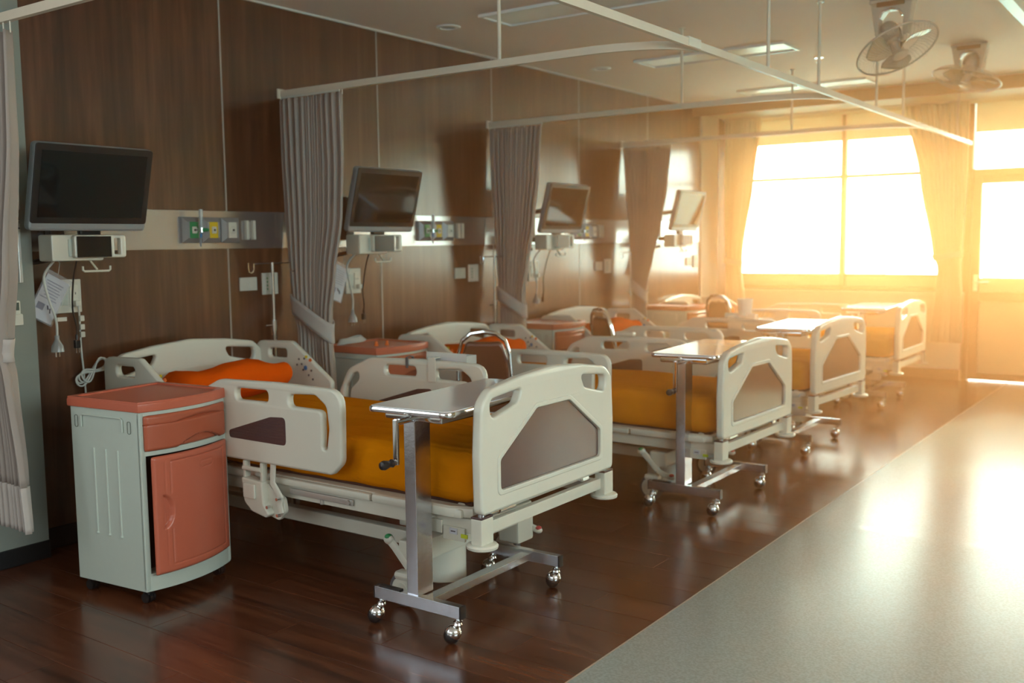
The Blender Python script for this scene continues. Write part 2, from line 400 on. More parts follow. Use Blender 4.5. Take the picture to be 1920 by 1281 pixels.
wl = st('wall_left', MB().box((-0.12, (Y1 + 2.0) / 2, CEIL / 2), (0.2, Y1 - 1.6, CEIL)), mat('wall_core', (0.1, 0.07, 0.05), 0.7))
ys = [2.297] + [3.497 + 1.2 * k for k in range(5)] + [9.43]
ZB0, ZB1 = 1.378, 1.579
JW = 0.010
for a, b in zip(ys, ys[1:]):
    for z0, z1 in ((0.10, ZB0 - 0.001), (ZB1 + 0.001, CEIL - 0.012)):
        o = MB().box((0, 0, 0), (0.018, b - a - JW, z1 - z0), 0.001, 1).build('wood_panel', WALLWOOD, wl, smooth=0)
        o.location = (-0.009, (a + b) / 2, (z0 + z1) / 2)
for k in range(5):
    MB().box((-0.0085, 3.497 + 1.2 * k, (0.1 + CEIL) / 2), (0.019, JW, CEIL - 0.12)).build('joint_strip', ALU, wl, smooth=0)
st('trim_3', MB().box((0.0005, (2.3 + 9.43) / 2, (ZB0 + ZB1) / 2), (0.004, 9.43 - 2.3, ZB1 - ZB0), 0.0008), STEEL)
st('trim_4', MB().box((0.004, (2.3 + 9.43) / 2, CEIL - 0.007), (0.02, 9.43 - 2.3, 0.012), 0.002), mat('ceiling_edge_trim', (0.6, 0.55, 0.5), 0.5))
st('baseboard_left', MB().box((-0.004, (2.3 + 9.43) / 2, 0.05), (0.012, 9.43 - 2.3, 0.098), 0.003), DKBASE)
# near projecting grey wall
st('wall_near', MB().box((-0.06, -0.60, CEIL / 2 + 0.04), (0.32, 5.91, CEIL - 0.08)), GREYW)
MB().box((.103, -1.2, 1.35), (.012, 4.2, 2.4), .003).build('reflector_panel', mat('white_reflector', (.80, .81, .80), .45), bpy.data.objects['wall_near'])  # unseen white reflector, added to brighten the reflection in the table column
st('baseboard_near', MB().box((-0.055, -0.60, 0.04), (0.322, 5.92, 0.082), 0.004), DKBASE)
st('wall_column', MB().box((-0.06, 9.64, CEIL / 2), (0.15, 0.415, CEIL), 0.004), FARW)
st('wall_back', MB().box((XR / 2, YB - 0.1, CEIL / 2), (XR + 0.6, 0.2, CEIL)), mat('back_wall_paint', (0.45, 0.45, 0.42), 0.6))
st('wall_right', MB().box((XR + 0.1, (Y1 + YB) / 2, CEIL / 2), (0.2, Y1 - YB + 0.4, CEIL)), mat('right_wall_paint', (0.45, 0.42, 0.36), 0.6))

# ---- far wall with windows and door
X0, X1w = -0.3, XR + 0.2
far = MB()
far.box(((X0 + 2.33) / 2, Y1 + 0.09, 0.43), (2.33 - X0, 0.18, 0.86))                 # parapet under the window
far.box(((X0 + X1w) / 2, Y1 + 0.09, CEIL + 0.02), (X1w - X0, 0.18, 0.08))             # lintel
far.box((-0.20, Y1 + 0.09, CEIL / 2), (0.28, 0.18, CEIL))
far.box(((3.56 + X1w) / 2, Y1 + 0.09, 0.43), (X1w - 3.56, 0.18, 0.86))
far.box((5.4, Y1 + 0.09, CEIL / 2), (0.4, 0.18, CEIL)); far.box((7.6, Y1 + 0.09, CEIL / 2), (0.3, 0.18, CEIL))
st('wall_far', far, FARW)
st('baseboard_far', MB().box(((-0.1 + 2.31) / 2, Y1 - 0.008, 0.05), (2.41, 0.02, 0.10), 0.004), BRBASE)
def window(name, xa, xb, mull, zbot=0.86, ztop=CEIL - 0.02):
    r = empty(name, ((xa + xb) / 2, Y1 + 0.07, zbot), None, None); r['kind'] = 'structure'
    ox = (xa + xb) / 2; f = MB(); H = ztop - zbot; W = xb - xa
    for s_ in (-1, 1): f.box((s_ * (W / 2 - 0.025), 0, H / 2), (0.05, 0.08, H), 0.004)
    f.box((0, 0, 0.02), (W, 0.10, 0.04), 0.004); f.box((0, 0, H - 0.02), (W, 0.08, 0.04), 0.004)
    f.build('window_frame', FRAMEM, r)
    for mxx in mull: MB().box((mxx - ox, -0.005, H / 2), (0.055, 0.07, H - 0.04), 0.004).build('mullion', FRAMEM, r)
    MB().box((0, -0.005, 2.03 - zbot), (W, 0.06, 0.035), 0.004).build('transom', FRAMEM, r)
    MB().box((0, -0.005, 1.02 - zbot), (W, 0.06, 0.02), 0.004).build('lower_transom', FRAMEM, r)
    xs_ = [xa + 0.03] + list(mull) + [xb - 0.03]
    for a, b in zip(xs_, xs_[1:]):
        MB().box(((a + b) / 2 - ox, 0.012, (1.02 + 2.03) / 2 - zbot), (b - a - 0.02, 0.005, 1.0)).build('pane', GLASS, r, smooth=0)
        MB().box(((a + b) / 2 - ox, 0.012, (2.03 + ztop) / 2 - zbot), (b - a - 0.02, 0.005, ztop - 2.06)).build('pane', GLASS, r, smooth=0)
        MB().box(((a + b) / 2 - ox, 0.012, (zbot + 1.02) / 2 - zbot + 0.02), (b - a - 0.02, 0.005, 0.13)).build('frosted_pane', FROST, r, smooth=0)
        q = MB().box(((a + b) / 2 - ox, -0.05, (2.38 + ztop) / 2 - zbot), (b - a - 0.04, 0.003, ztop - 2.40)).build('roller_blind', BLIND, r, smooth=0)
    MB().box((0, -0.10, -0.012), (W, 0.16, 0.025), 0.005).build('window_sill', mat('sill_paint', (0.75, 0.66, 0.52), 0.4), r)
    return r
window('window_1', -0.06, 2.33, [1.135])
window('window_2', 3.56, 5.2, [4.4])
window('window_3', 5.6, 7.45, [6.5])
d = empty('door_1', (2.95, Y1 + 0.06, 0), None, None); d['kind'] = 'structure'
def dbox(name, x0, x1, z0, z1, m, dy=0.0, th=0.06, bev=0.004, lab=None):
    o = MB().box(((x0 + x1) / 2 - 2.95, dy, (z0 + z1) / 2), (x1 - x0, th, z1 - z0), bev).build(name, m, d)
    if lab: o['label'] = lab
    return o
DF = mat('tan_door_frame', (0.16, 0.075, 0.035), 0.4)
dbox('door_frame', 2.31, 2.375, 0, CEIL - 0.02, DF, 0, 0.12); dbox('door_frame', 3.50, 3.56, 0, CEIL - 0.02, DF, 0, 0.12)
dbox('door_head', 2.375, 3.50, 1.97, 2.04, DF, 0, 0.10)
dbox('door_stile', 2.375, 2.455, 0.01, 1.97, DF); dbox('door_stile', 3.40, 3.50, 0.01, 1.97, DF)
dbox('door_rail', 2.455, 3.40, 1.90, 1.97, DF); dbox('door_rail', 2.455, 3.40, 0.775, 0.865, DF); dbox('door_rail', 2.455, 3.40, 0.01, 0.075, DF)
dbox('pane', 2.45, 3.41, 1.0, 1.905, GLASS, 0.01, 0.006, 0); dbox('frosted_pane', 2.45, 3.41, 0.86, 1.0, FROST, 0.01, 0.006, 0)
dbox('lower_panel', 2.45, 3.41, 0.07, 0.78, FROST, 0.01, 0.012, 0)
dbox('pane', 2.37, 3.51, 2.035, CEIL - 0.02, GLASS, 0.01, 0.006, 0); dbox('roller_blind', 2.39, 3.49, 2.38, CEIL - 0.02, BLIND, -0.06, 0.003, 0)
h = MB(); h.cyl((2.425 - 2.95, -0.03, 0.96), (2.425 - 2.95, -0.09, 0.96), 0.012); h.cyl((2.425 - 2.95, -0.085, 0.96), (2.55 - 2.95, -0.085, 0.955), 0.011); h.box((2.425 - 2.95, -0.034, 0.95), (0.045, 0.008, 0.16), 0.003)
h.build('lever_handle', CHROME, d)

# what lies outside: pale ground and low tree line
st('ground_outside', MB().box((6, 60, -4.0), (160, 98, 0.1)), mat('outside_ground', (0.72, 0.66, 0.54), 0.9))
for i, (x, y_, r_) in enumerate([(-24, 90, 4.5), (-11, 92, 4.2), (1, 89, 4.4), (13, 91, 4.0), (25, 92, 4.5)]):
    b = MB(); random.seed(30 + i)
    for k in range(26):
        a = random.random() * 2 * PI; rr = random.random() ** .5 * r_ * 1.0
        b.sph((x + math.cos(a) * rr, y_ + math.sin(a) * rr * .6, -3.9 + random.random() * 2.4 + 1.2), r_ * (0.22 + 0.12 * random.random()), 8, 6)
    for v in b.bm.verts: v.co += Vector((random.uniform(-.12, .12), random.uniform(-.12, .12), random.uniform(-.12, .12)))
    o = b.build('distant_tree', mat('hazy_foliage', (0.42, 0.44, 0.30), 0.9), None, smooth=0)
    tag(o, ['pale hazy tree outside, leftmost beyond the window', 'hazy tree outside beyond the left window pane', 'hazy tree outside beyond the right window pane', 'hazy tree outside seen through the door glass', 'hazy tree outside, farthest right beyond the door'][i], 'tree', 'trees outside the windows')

# ================================================================== HOSPITAL BEDS
HW = 0.46
def foot_outline():
    return rpoly([(-.462, .45, .03), (-.467, .66, .1), (-.455, .84, .07), (-.40, .888, .08), (-.22, .914, .2), (0, .930, .4), (.22, .914, .2), (.40, .888, .08), (.455, .84, .07), (.467, .66, .1), (.462, .45, .03)])
def foot_slots():
    S = [(.205, .872, .03), (.235, .820, .03), (.400, .782, .03), (.408, .852, .03)]
    return [rpoly(S), rpoly([(-a, b, r) for a, b, r in S][::-1])]
PANE = [(-.352, .522, .02), (.352, .522, .02), (.352, .632, .02), (.115, .786, .03), (-.115, .786, .03), (-.352, .632, .02)]
def ring_frame(name, ins, out, th, m, parent, mx, off):
    return plate(name, rpoly(out), [rpoly(ins)], th, m, parent, mx, off, 0.003)
def grow(P, k):
    cx = sum(p[0] for p in P) / len(P); cz = sum(p[1] for p in P) / len(P)
    out = []
    n = len(P)
    for i in range(n):
        p = Vector(P[i][:2]); a = Vector(P[i - 1][:2]); b = Vector(P[(i + 1) % n][:2])
        n1 = Vector(((p - a).y, -(p - a).x)).normalized(); n2 = Vector(((b - p).y, -(b - p).x)).normalized()
        q = p + (n1 + n2) / (1 + n1.dot(n2)) * k; out.append((q.x, q.y, P[i][2] + k * .5))
    return out
RAIL_OUT = [(1.555, .508, .05), (1.612, .56, .05), (1.618, .845, .075), (1.25, .848, .1), (.90, .838, .12), (.755, .775, .1), (.69, .66, .08), (.675, .508, .03)]
SLA = [(1.005, .809, .024), (1.205, .812, .024), (1.205, .763, .024), (1.005, .760, .024)]
SLB = [(1.325, .807, .024), (1.475, .815, .05), (1.535, .775, .04), (1.546, .69, .05), (1.532, .605, .012), (1.508, .607, .012), (1.512, .757, .03), (1.325, .758, .024)]
SLC = [(.722, .575, .012), (.732, .685, .03), (.785, .752, .03), (.828, .762, .02), (.826, .722, .02), (.770, .675, .03), (.752, .575, .012)]
INL = [(.955, .628, .018), (1.215, .706, .02), (1.305, .712, .022), (1.305, .596, .022), (.96, .597, .015)]
HR_OUT = [(.062, .50, .03), (.062, .885, .055), (.345, .892, .04), (.632, .70, .035), (.632, .50, .03)]
HR_SL = [(.165, .849, .02), (.305, .849, .02), (.305, .800, .02), (.165, .800, .02)]
RR = mat('rail_edge_plastic', (0.70, 0.70, 0.62), 0.28)

def make_bed(rx=0.0):
    t = empty('hospital_bed', (0, 0, 0), 'white hospital bed with mustard sheet nearest the camera, beside the bedside cabinet', 'bed', 'hospital beds along the wood wall')
    UP = []
    def U(o): UP.append(o); return o
    # head and foot boards
    fb = U(plate('footboard', foot_outline(), foot_slots() + [rpoly(PANE)], 0.042, WHITE, t, YZ, (2.25, 0, 0), 0.010))
    ring_frame('pane_lip', PANE, grow(PANE, 0.018), 0.050, WHITE, fb, YZ, (2.25, 0, 0))
    o = plate('inlay_panel', rpoly(PANE), [], 0.022, MAUVE, fb, YZ, (2.252, 0, 0), 0.002); o['label'] = 'mauve brown inlay panel'
    hb = U(plate('headboard', foot_outline(), foot_slots(), 0.036, WHITE, t, YZ, (0.085, 0, 0), 0.010))
    plate('raised_panel', rpoly(grow(PANE, 0.01)), [], 0.046, WHITE, hb, YZ, (0.085, 0, 0), 0.008)
    # side rails
    for s_ in (-1, 1):
        y = s_ * 0.462
        mr = U(plate('side_rail', rpoly(RAIL_OUT), [rpoly(SLA), rpoly(SLB), rpoly(SLC)] if True else [], 0.034, WHITE, t, XZ, (0, y, 0), 0.010))
        o = plate('inlay', rpoly(INL), [], 0.036, DKMAUVE, mr, XZ, (0, y, 0), 0.002); o['label'] = 'dark ribbed inlay'
        rb = MB()
        for k in range(8):
            zz = .612 + k * .0118; xa = .975 if zz < .628 else .955 + (zz - .628) / .078 * .26 + .035
            rb.box(((xa + 1.295) / 2, y, zz), (1.295 - xa, 0.0385, .004), 0.001, 1)
        rb.build('ribs', DKMAUVE, mr)
        hr = U(plate('head_rail', rpoly(HR_OUT), [rpoly(HR_SL)], 0.032, WHITE, t, XZ, (0, y, 0), 0.010))
        k = MB()
        for bx, bz in [(.40, .80), (.42, .775), (.44, .805), (.43, .745), (.47, .72), (.50, .70), (.49, .745), (.385, .77)]:
            k.cyl((bx, y - s_ * .014, bz), (bx, y - s_ * .018, bz), .006, n=8)
        k.build('control_buttons', RUB, hr)
        for bx, bz, m_, r_ in [(.455, .815, YELL, .008), (.485, .80, ORNG, .009), (.448, .757, BLUE, .012)]:
            MB().cyl((bx, y - s_ * .014, bz), (bx, y - s_ * .019, bz), r_, n=10).build('button', m_, hr)
        # latch hardware under the rail
        lt = MB()
        body = rpoly([(1.03, .44, .012), (1.16, .432, .012), (1.165, .345, .03), (1.20, .30, .02), (1.175, .285, .01), (1.09, .30, .02), (1.045, .335, .03)])
        me = plate_mesh(body, [], 0.052, 0.008); lt.add_mesh(me, Matrix.Translation((0, s_ * .462, 0)) @ XZ)
        me2 = plate_mesh(rpoly([(1.15, .43, .01), (1.19, .40, .02), (1.255, .37, .02), (1.265, .315, .03), (1.225, .275, .02), (1.16, .288, .02)]), [], 0.02, 0.004)
        lt.add_mesh(me2, Matrix.Translation((0, s_ * .448, 0)) @ XZ)
        for xx in (1.04, 1.145): lt.box((xx, s_ * .462, .465), (.016, .030, .085), .004)
        lt.cyl((1.04, s_ * .478, .478), (1.15, s_ * .478, .478), .010, n=10)
        lt.tube([(1.205, s_ * .462, .51), (1.20, s_ * .462, .46), (1.20, s_ * .464, .43), (1.225, s_ * .464, .40), (1.245, s_ * .462, .375), (1.235, s_ * .462, .345), (1.245, s_ * .462, .31)], .011, 8, flat=(.008, .016))
        la = U(lt.build('rail_latch', CREAM, t))
        MB().box((1.088, s_ * .493, .388), (.072, .012, .062), .006).build('release_button', WHITE, la)
        bb = MB()
        for xx, zz in ((1.245, .372), (1.245, .305), (1.185, .33)): bb.cyl((xx, s_ * .47, zz), (xx, s_ * .488, zz), .007, n=10)
        bb.build('bolt', CHROME, la)
        # deck side strips, lower side tube, link bar
        ds = MB()
        ds.box((.62, s_ * .405, .432), (1.0, .035, .035), .012); ds.box((1.42, s_ * .41, .430), (.56, .03, .030), .010)
        ds.box((1.93, s_ * .41, .432), (.44, .035, .036), .012)
        U(ds.build('deck_edge', CREAM, t))
        sf = MB(); sf.box((1.14, s_ * .385, .385), (2.16, .03, .055), .006)
        U(sf.build('side_tube', CREAM, t))
        lk = MB(); lk.box((1.42, s_ * .408, .392), (.36, .012, .026), .006); lk.cyl((1.58, s_ * .40, .392), (1.58, s_ * .422, .392), .010, n=12); lk.cyl((1.42, s_ * .40, .36), (1.42, s_ * .40, .385), .01, n=8)
        U(lk.build('link_bar', ALU, t))
    dk = MB(); dk.box((1.10, 0, .437), (2.06, .80, .022), .01); dk.cyl((2.10, -.36, .437), (2.10, .36, .437), .022, n=10)
    U(dk.build('deck', CREAM, t))
    # foot corner round strip under the mattress
    dd = MB(); dd.tube([(1.95, -.42, .435), (2.10, -.42, .435), (2.17, -.39, .435), (2.19, -.30, .435), (2.19, .30, .435), (2.17, .39, .435), (2.10, .42, .435), (1.95, .42, .435)], .02, 8, flat=(.016, .022))
    U(dd.build('deck_foot_edge', CREAM, t))
    # mattress
    def mt(u, v):
        return None
    m_ = MB(); m_.box((1.16, 0, .553), (2.04, .79, .195), .055, 4)
    bmesh.ops.subdivide_edges(m_.bm, edges=[e for e in m_.bm.edges if e.calc_length() > .3], cuts=44, use_grid_fill=True)
    rnd = random.Random(3)
    for v in m_.bm.verts:
        x, y, z = v.co
        if z > .5: v.co.z += .004 * math.sin(x * 9 + y * 5) + .003 * math.sin(y * 23 + x * 4)
        if z > .62:
            v.co.z += .0045 * math.sin(y * 48 + 3 * math.sin(x * 3.1) + x * 2) * max(0, math.sin(x * 1.9 - .6)) + .003 * math.sin(y * 71 + x * 6)
        if abs(y) > .36 and z < .6: v.co.y += .004 * math.sin(x * 31) * (1 if y > 0 else -1)
    ma = U(m_.build('mattress', SHEET, t, smooth=60)); ma['label'] = 'mustard fitted sheet on mattress'
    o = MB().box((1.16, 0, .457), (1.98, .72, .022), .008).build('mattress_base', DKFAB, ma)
    pt = MB(); pt.grid(lambda u, v: Vector((2.184 + .004 * math.sin(v * 6), (-.355 + .06 * u * (1 - .5 * v)), .475 + v * .12)), 4, 8)
    pt.build('tucked_corner', SHEET, ma, solid=.004)
    # pillow
    p_ = MB(); p_.sph((0, 0, 0), 1.0, 36, 20)
    for v in p_.bm.verts:
        x, y, z = v.co; f = lambda a: (abs(a) ** 0.55) * (1 if a >= 0 else -1)
        v.co = Vector((f(x) * .215, f(y) * .335, z * .085 * (1 + .06 * math.sin(x * 9 + y * 6)) + (.012 * math.sin(y * 8 + x * 3) if z > 0 else 0)))
    pl = p_.build('pillow', PILLOW, None, smooth=80)
    # foot end frame: posts, cross bar, bumper discs, clamp
    ff = MB()
    for s_ in (-1, 1): ff.box((2.245, s_ * .43, .392), (.05, .072, .095), .006)
    ff.box((2.235, 0, .392), (.028, .80, .046), .004)
    fe = U(ff.build('foot_cross_bar', CREAM, t))
    cp = MB()
    for s_ in (-1, 1): cp.box((2.245, s_ * .43, .442), (.048, .07, .008), .002)
    cp.build('socket_cap', DKMAUVE, fe)
    pn = MB()
    for s_ in (-1, 1): pn.cyl((2.245, s_ * .43, .44), (2.245, s_ * .43, .47), .015, n=12)
    pn.cyl((2.22, -.355, .435), (2.22, -.31, .435), .012, n=10); pn.cyl((2.22, -.30, .433), (2.22, -.20, .433), .014, n=10)
    pn.box((2.22, .30, .435), (.03, .06, .03), .006)
    pn.build('clamp', CHROME, fe)
    for s_ in (-1, 1):
        b = MB(); b.lathe([(0, .325), (.045, .325), (.056, .331), (.058, .34), (.052, .346), (.03, .348), (0, .35)], (2.245, s_ * .43, 0), 22)
        U(b.build('bumper_disc', WHITE, t))
    sg = MB(); sg.box((2.10, -.404, .352), (.10, .01, .05), .002); sg.box((2.02, -.40, .37), (.05, .02, .05), .004); U(sg.build('frame_bracket', CREAM, t))
    o = U(MB().box((2.10, -.411, .362), (.035, .003, .022)).build('warning_sticker', PAPER, t, smooth=0))
    MB().box((2.10, -.413, .362), (.020, .002, .004)).build('sticker_mark', INK, o, smooth=0)
    U(MB().box((2.15, -.411, .350), (.03, .003, .014)).build('yellow_label', mat('lime_label', (.55, .60, .02), .5), t, smooth=0))
    hf = MB()
    for s_ in (-1, 1): hf.box((.085, s_ * .43, .40), (.05, .05, .11), .006)
    hf.box((.085, 0, .40), (.03, .82, .05), .004)
    U(hf.build('head_cross_bar', CREAM, t))
    # chassis
    ch = MB()
    ch.box((1.12, -.20, .225), (1.55, .05, .06), .008); ch.box((1.12, .20, .225), (1.55, .05, .06), .008)
    ch.box((1.86, 0, .235), (.10, .78, .085), .012); ch.box((.40, 0, .215), (.14, .78, .09), .012)
    ch.box((1.86, .33, .18), (.11, .12, .15), .012)
    for x in (.62, 1.62):
        ch.box((x, -.12, .32), (.05, .035, .16), .006); ch.box((x, .12, .32), (.05, .035, .16), .006)
    ch.build('chassis', CREAM, t)
    mo = MB(); mo.lathe([(0, .045), (.075, .045), (.092, .055), (.092, .20), (0, .20)], (1.80, -.10, 0), 24); mo.box((1.72, -.12, .115), (.08, .12, .12), .012)
    mo.build('lift_motor', WHITE, t)
    mb_ = MB(); mb_.box((1.25, 0, .32), (.5, .22, .09), .02); mb_.cyl((.75, 0, .33), (1.1, 0, .33), .03)
    U(mb_.build('actuator_box', mat('grey_actuator', (.35, .35, .34), .4), t))
    for x in (.40, 1.80):
        for s_ in (-1, 1):
            c = MB(); y = s_ * .345
            c.lathe([(.028, -.018), (.052, -.016), (.052, .016), (.028, .018)], (x, y, .0685), 22, 'Y')
            c.cyl((x, y - .021, .0685), (x, y + .021, .0685), .030, n=18)
            c.box((x + .01, y, .125), (.09, .055, .035), .015); c.cyl((x + .03, y, .12), (x + .03, y, .20), .016, n=12)
            cc = c.build('caster', WHITE, t)
            k = MB(); k.lathe([(.050, -.017), (.064, -.014), (.0675, -.006), (.0675, .006), (.064, .014), (.050, .017)], (x, y, .0685), 26, 'Y')
            k.build('tyre', RUB, cc)
    for s_ in (-1, 1):
        pd = MB(); y = s_ * .385
        pd.tube([(1.86, y, .175), (1.83, y, .205), (1.79, y, .245), (1.765, y, .265)], .014, 8, flat=(.010, .019))
        pd.sph((1.762, y, .268), .026, 12, 8, (1, .6, .75))
        pd.tube([(1.86, y, .175), (1.89, y, .16), (1.93, y, .15)], .013, 8, flat=(.010, .016)); pd.sph((1.94, y, .148), .022, 12, 8, (1, .6, .7))
        po = pd.build('brake_pedal', WHITE, t)
        MB().sph((1.760, y + s_ * .0, .279), .017, 10, 6, (1, .95, .65)).build('green_tip', GREEN, po)
        MB().sph((1.943, y, .157), .015, 10, 6, (1, .95, .65)).build('red_tip', REDP, po)
    return t, UP, pl

bed0, UP0, pil0 = make_bed()
tag(pil0, 'rumpled orange pillow at the head of the nearest bed', 'pillow', 'orange pillows on the beds')
bed0.location = (.055, 3.125, 0); bed0.scale = (1, .98, 1); pil0.location = (.40, 3.125, .728); pil0.rotation_euler = (0, math.radians(-9), 0)
upn = {o.name for o in UP0}
BEDS = [(0.115, 5.115, -.055, -1.5, 'second hospital bed from the camera, mustard sheet, brown chair at its near side'),
        (0.035, 6.87, -.055, -3.5, 'third hospital bed from the camera, with white beaker on its far rail tray'),
        (-0.05, 8.96, -.065, 0, 'farthest hospital bed, in front of the bright window')]
PLAB = ['orange pillow on the second bed, behind the brown chair back', 'orange pillow on the third bed, behind the chrome chair frame', 'pale orange pillow on the farthest bed by the window']
bed_list = [bed0]
for (bx, by, dz, rz, lab), plb in zip(BEDS, PLAB):
    c = bed0.copy(); COL.objects.link(c); c['label'] = lab
    for ch in list(bed0.children):
        k = ch.copy(); COL.objects.link(k); k.parent = c
        if ch.name in upn: k.location = (0, 0, dz)
        for g in ch.children: gg = g.copy(); COL.objects.link(gg); gg.parent = k
    c.location = (bx, by, 0); c.rotation_euler = (0, 0, math.radians(rz)); bed_list.append(c)
    p2 = pil0.copy(); COL.objects.link(p2); p2['label'] = plb
    p2.location = (bx + .34, by, .735 + dz); p2.rotation_euler = (0, math.radians(-9), math.radians(rz))

# ================================================================== OVERBED TABLES
def make_table():
    t = empty('overbed_table', (0, 0, 0), 'chrome overbed table with crank handle beside the nearest bed', 'table', 'overbed tables straddling the bed feet')
    # local origin: column foot; x right, y away over the bed
    MB().box((.02, 0, .118), (.40, .03, .045), .002).build('base_bar', BRUSH, t)
    MB().box((.02, .66, .118), (.36, .03, .045), .002).build('base_bar', BRUSH, t)
    MB().box((.05, .33, .120), (.045, .64, .028), .002).build('stretcher', BRUSH, t)
    for x, y in ((.221, 0), (-.181, 0), (.201, .66), (-.161, .66)):
        MB().box((x, y, .118), (.006, .031, .047), .001).build('end_cap', BLACK, t)
    MB().box((-.11, 0, .143), (.10, .022, .006), .001).build('rubber_pad', BLACK, t)
    MB().box((0, .035, .455), (.052, .085, .635), .003).build('column', BRUSH, t)
    for x, y, a in ((-.16, 0, .6), (.20, 0, .3), (.18, .66, -.4), (-.14, .66, 1.0)):
        c = MB(); c.cyl((x, y, .068), (x, y, .098), .009, n=10); c.lathe([(0, .066), (.014, .066), (.017, .072), (.014, .079), (.017, .084), (.010, .088)], (x, y, 0), 14)
        dx, dy = -.018 * math.cos(a), -.018 * math.sin(a)
        c.sph((x + dx, y + dy, .040), .031, 16, 10, (1, 1, .95)); cc = c.build('caster', CHROME, t)
        k = MB(); k.sph((x + dx * 1.25, y + dy * 1.2 - .004, .030), .030, 16, 10, (.95, .95, 1)); k.build('wheel', BLACK, cc)
    # top
    T = [(-.165, -.075, .03), (.255, -.075, .0), (.325, -.035, .0), (.325, .68, .03), (-.165, .68, .03)]
    T = [(-.150, -.058, .03), (.208, -.058, .045), (.208, .74, .04), (-.150, .74, .04)]
    me = plate_mesh(rpoly(T), [], .022, .008); b = MB(); b.add_mesh(me, Matrix.Rotation(math.radians(4.5), 4, 'Z') @ Matrix.Translation((0, 0, .812)))
    tp = b.build('table_top', CHROME, t)
    me = plate_mesh(rpoly(grow(T, -0.006)), [], .006, .001); b = MB(); b.add_mesh(me, Matrix.Rotation(math.radians(4.5), 4, 'Z') @ Matrix.Translation((0, 0, .8215)))
    o = b.build('laminate', mat('pale_grey_laminate', (.80, .80, .84), .10, spec=.6, coat=.6), tp); o['label'] = 'pale grey glossy laminate'
    b = MB(); b.box((.01, .12, .787), (.265, .24, .034), .008); b.box((-.01, .32, .790), (.05, .5, .03), .004); b.build('support_tray', CHROME, t)
    c = MB(); c.cyl((.008, .0, .780), (.008, -.085, .780), .012, n=14); c.box((.008, -.085, .710), (.020, .014, .160), .003)
    c.cyl((.008, -.09, .640), (.008, -.105, .638), .010, n=10)
    k = c.build('crank', CHROME, t)
    g = MB(); g.lathe([(0, 0), (.010, .001), (.015, .010), (.011, .022), (.014, .035), (.017, .05), (.014, .062), (0, .066)], (0, 0, 0), 14)
    bmesh.ops.transform(g.bm, matrix=Matrix.Translation((.008, -.098, .640)) @ Matrix.Rotation(math.radians(90), 4, 'X') @ Matrix.Rotation(0.0, 4, 'Z'), verts=g.bm.verts)
    g.build('crank_knob', BLACK, k)
    return t
tab0 = make_table(); tab0.location = (2.055, 2.615, 0)
TABS = [(2.14, 4.605, 0, 'chrome overbed table standing over the foot of the second bed'),
        (2.045, 6.245, 0, 'overbed table with sun-bleached top at the third bed'),
        (1.95, 8.345, 0, 'farthest overbed table, glaring white top by the window')]
for x, y, r_, lab in TABS: dup(tab0, (x, y, 0), r_, lab)

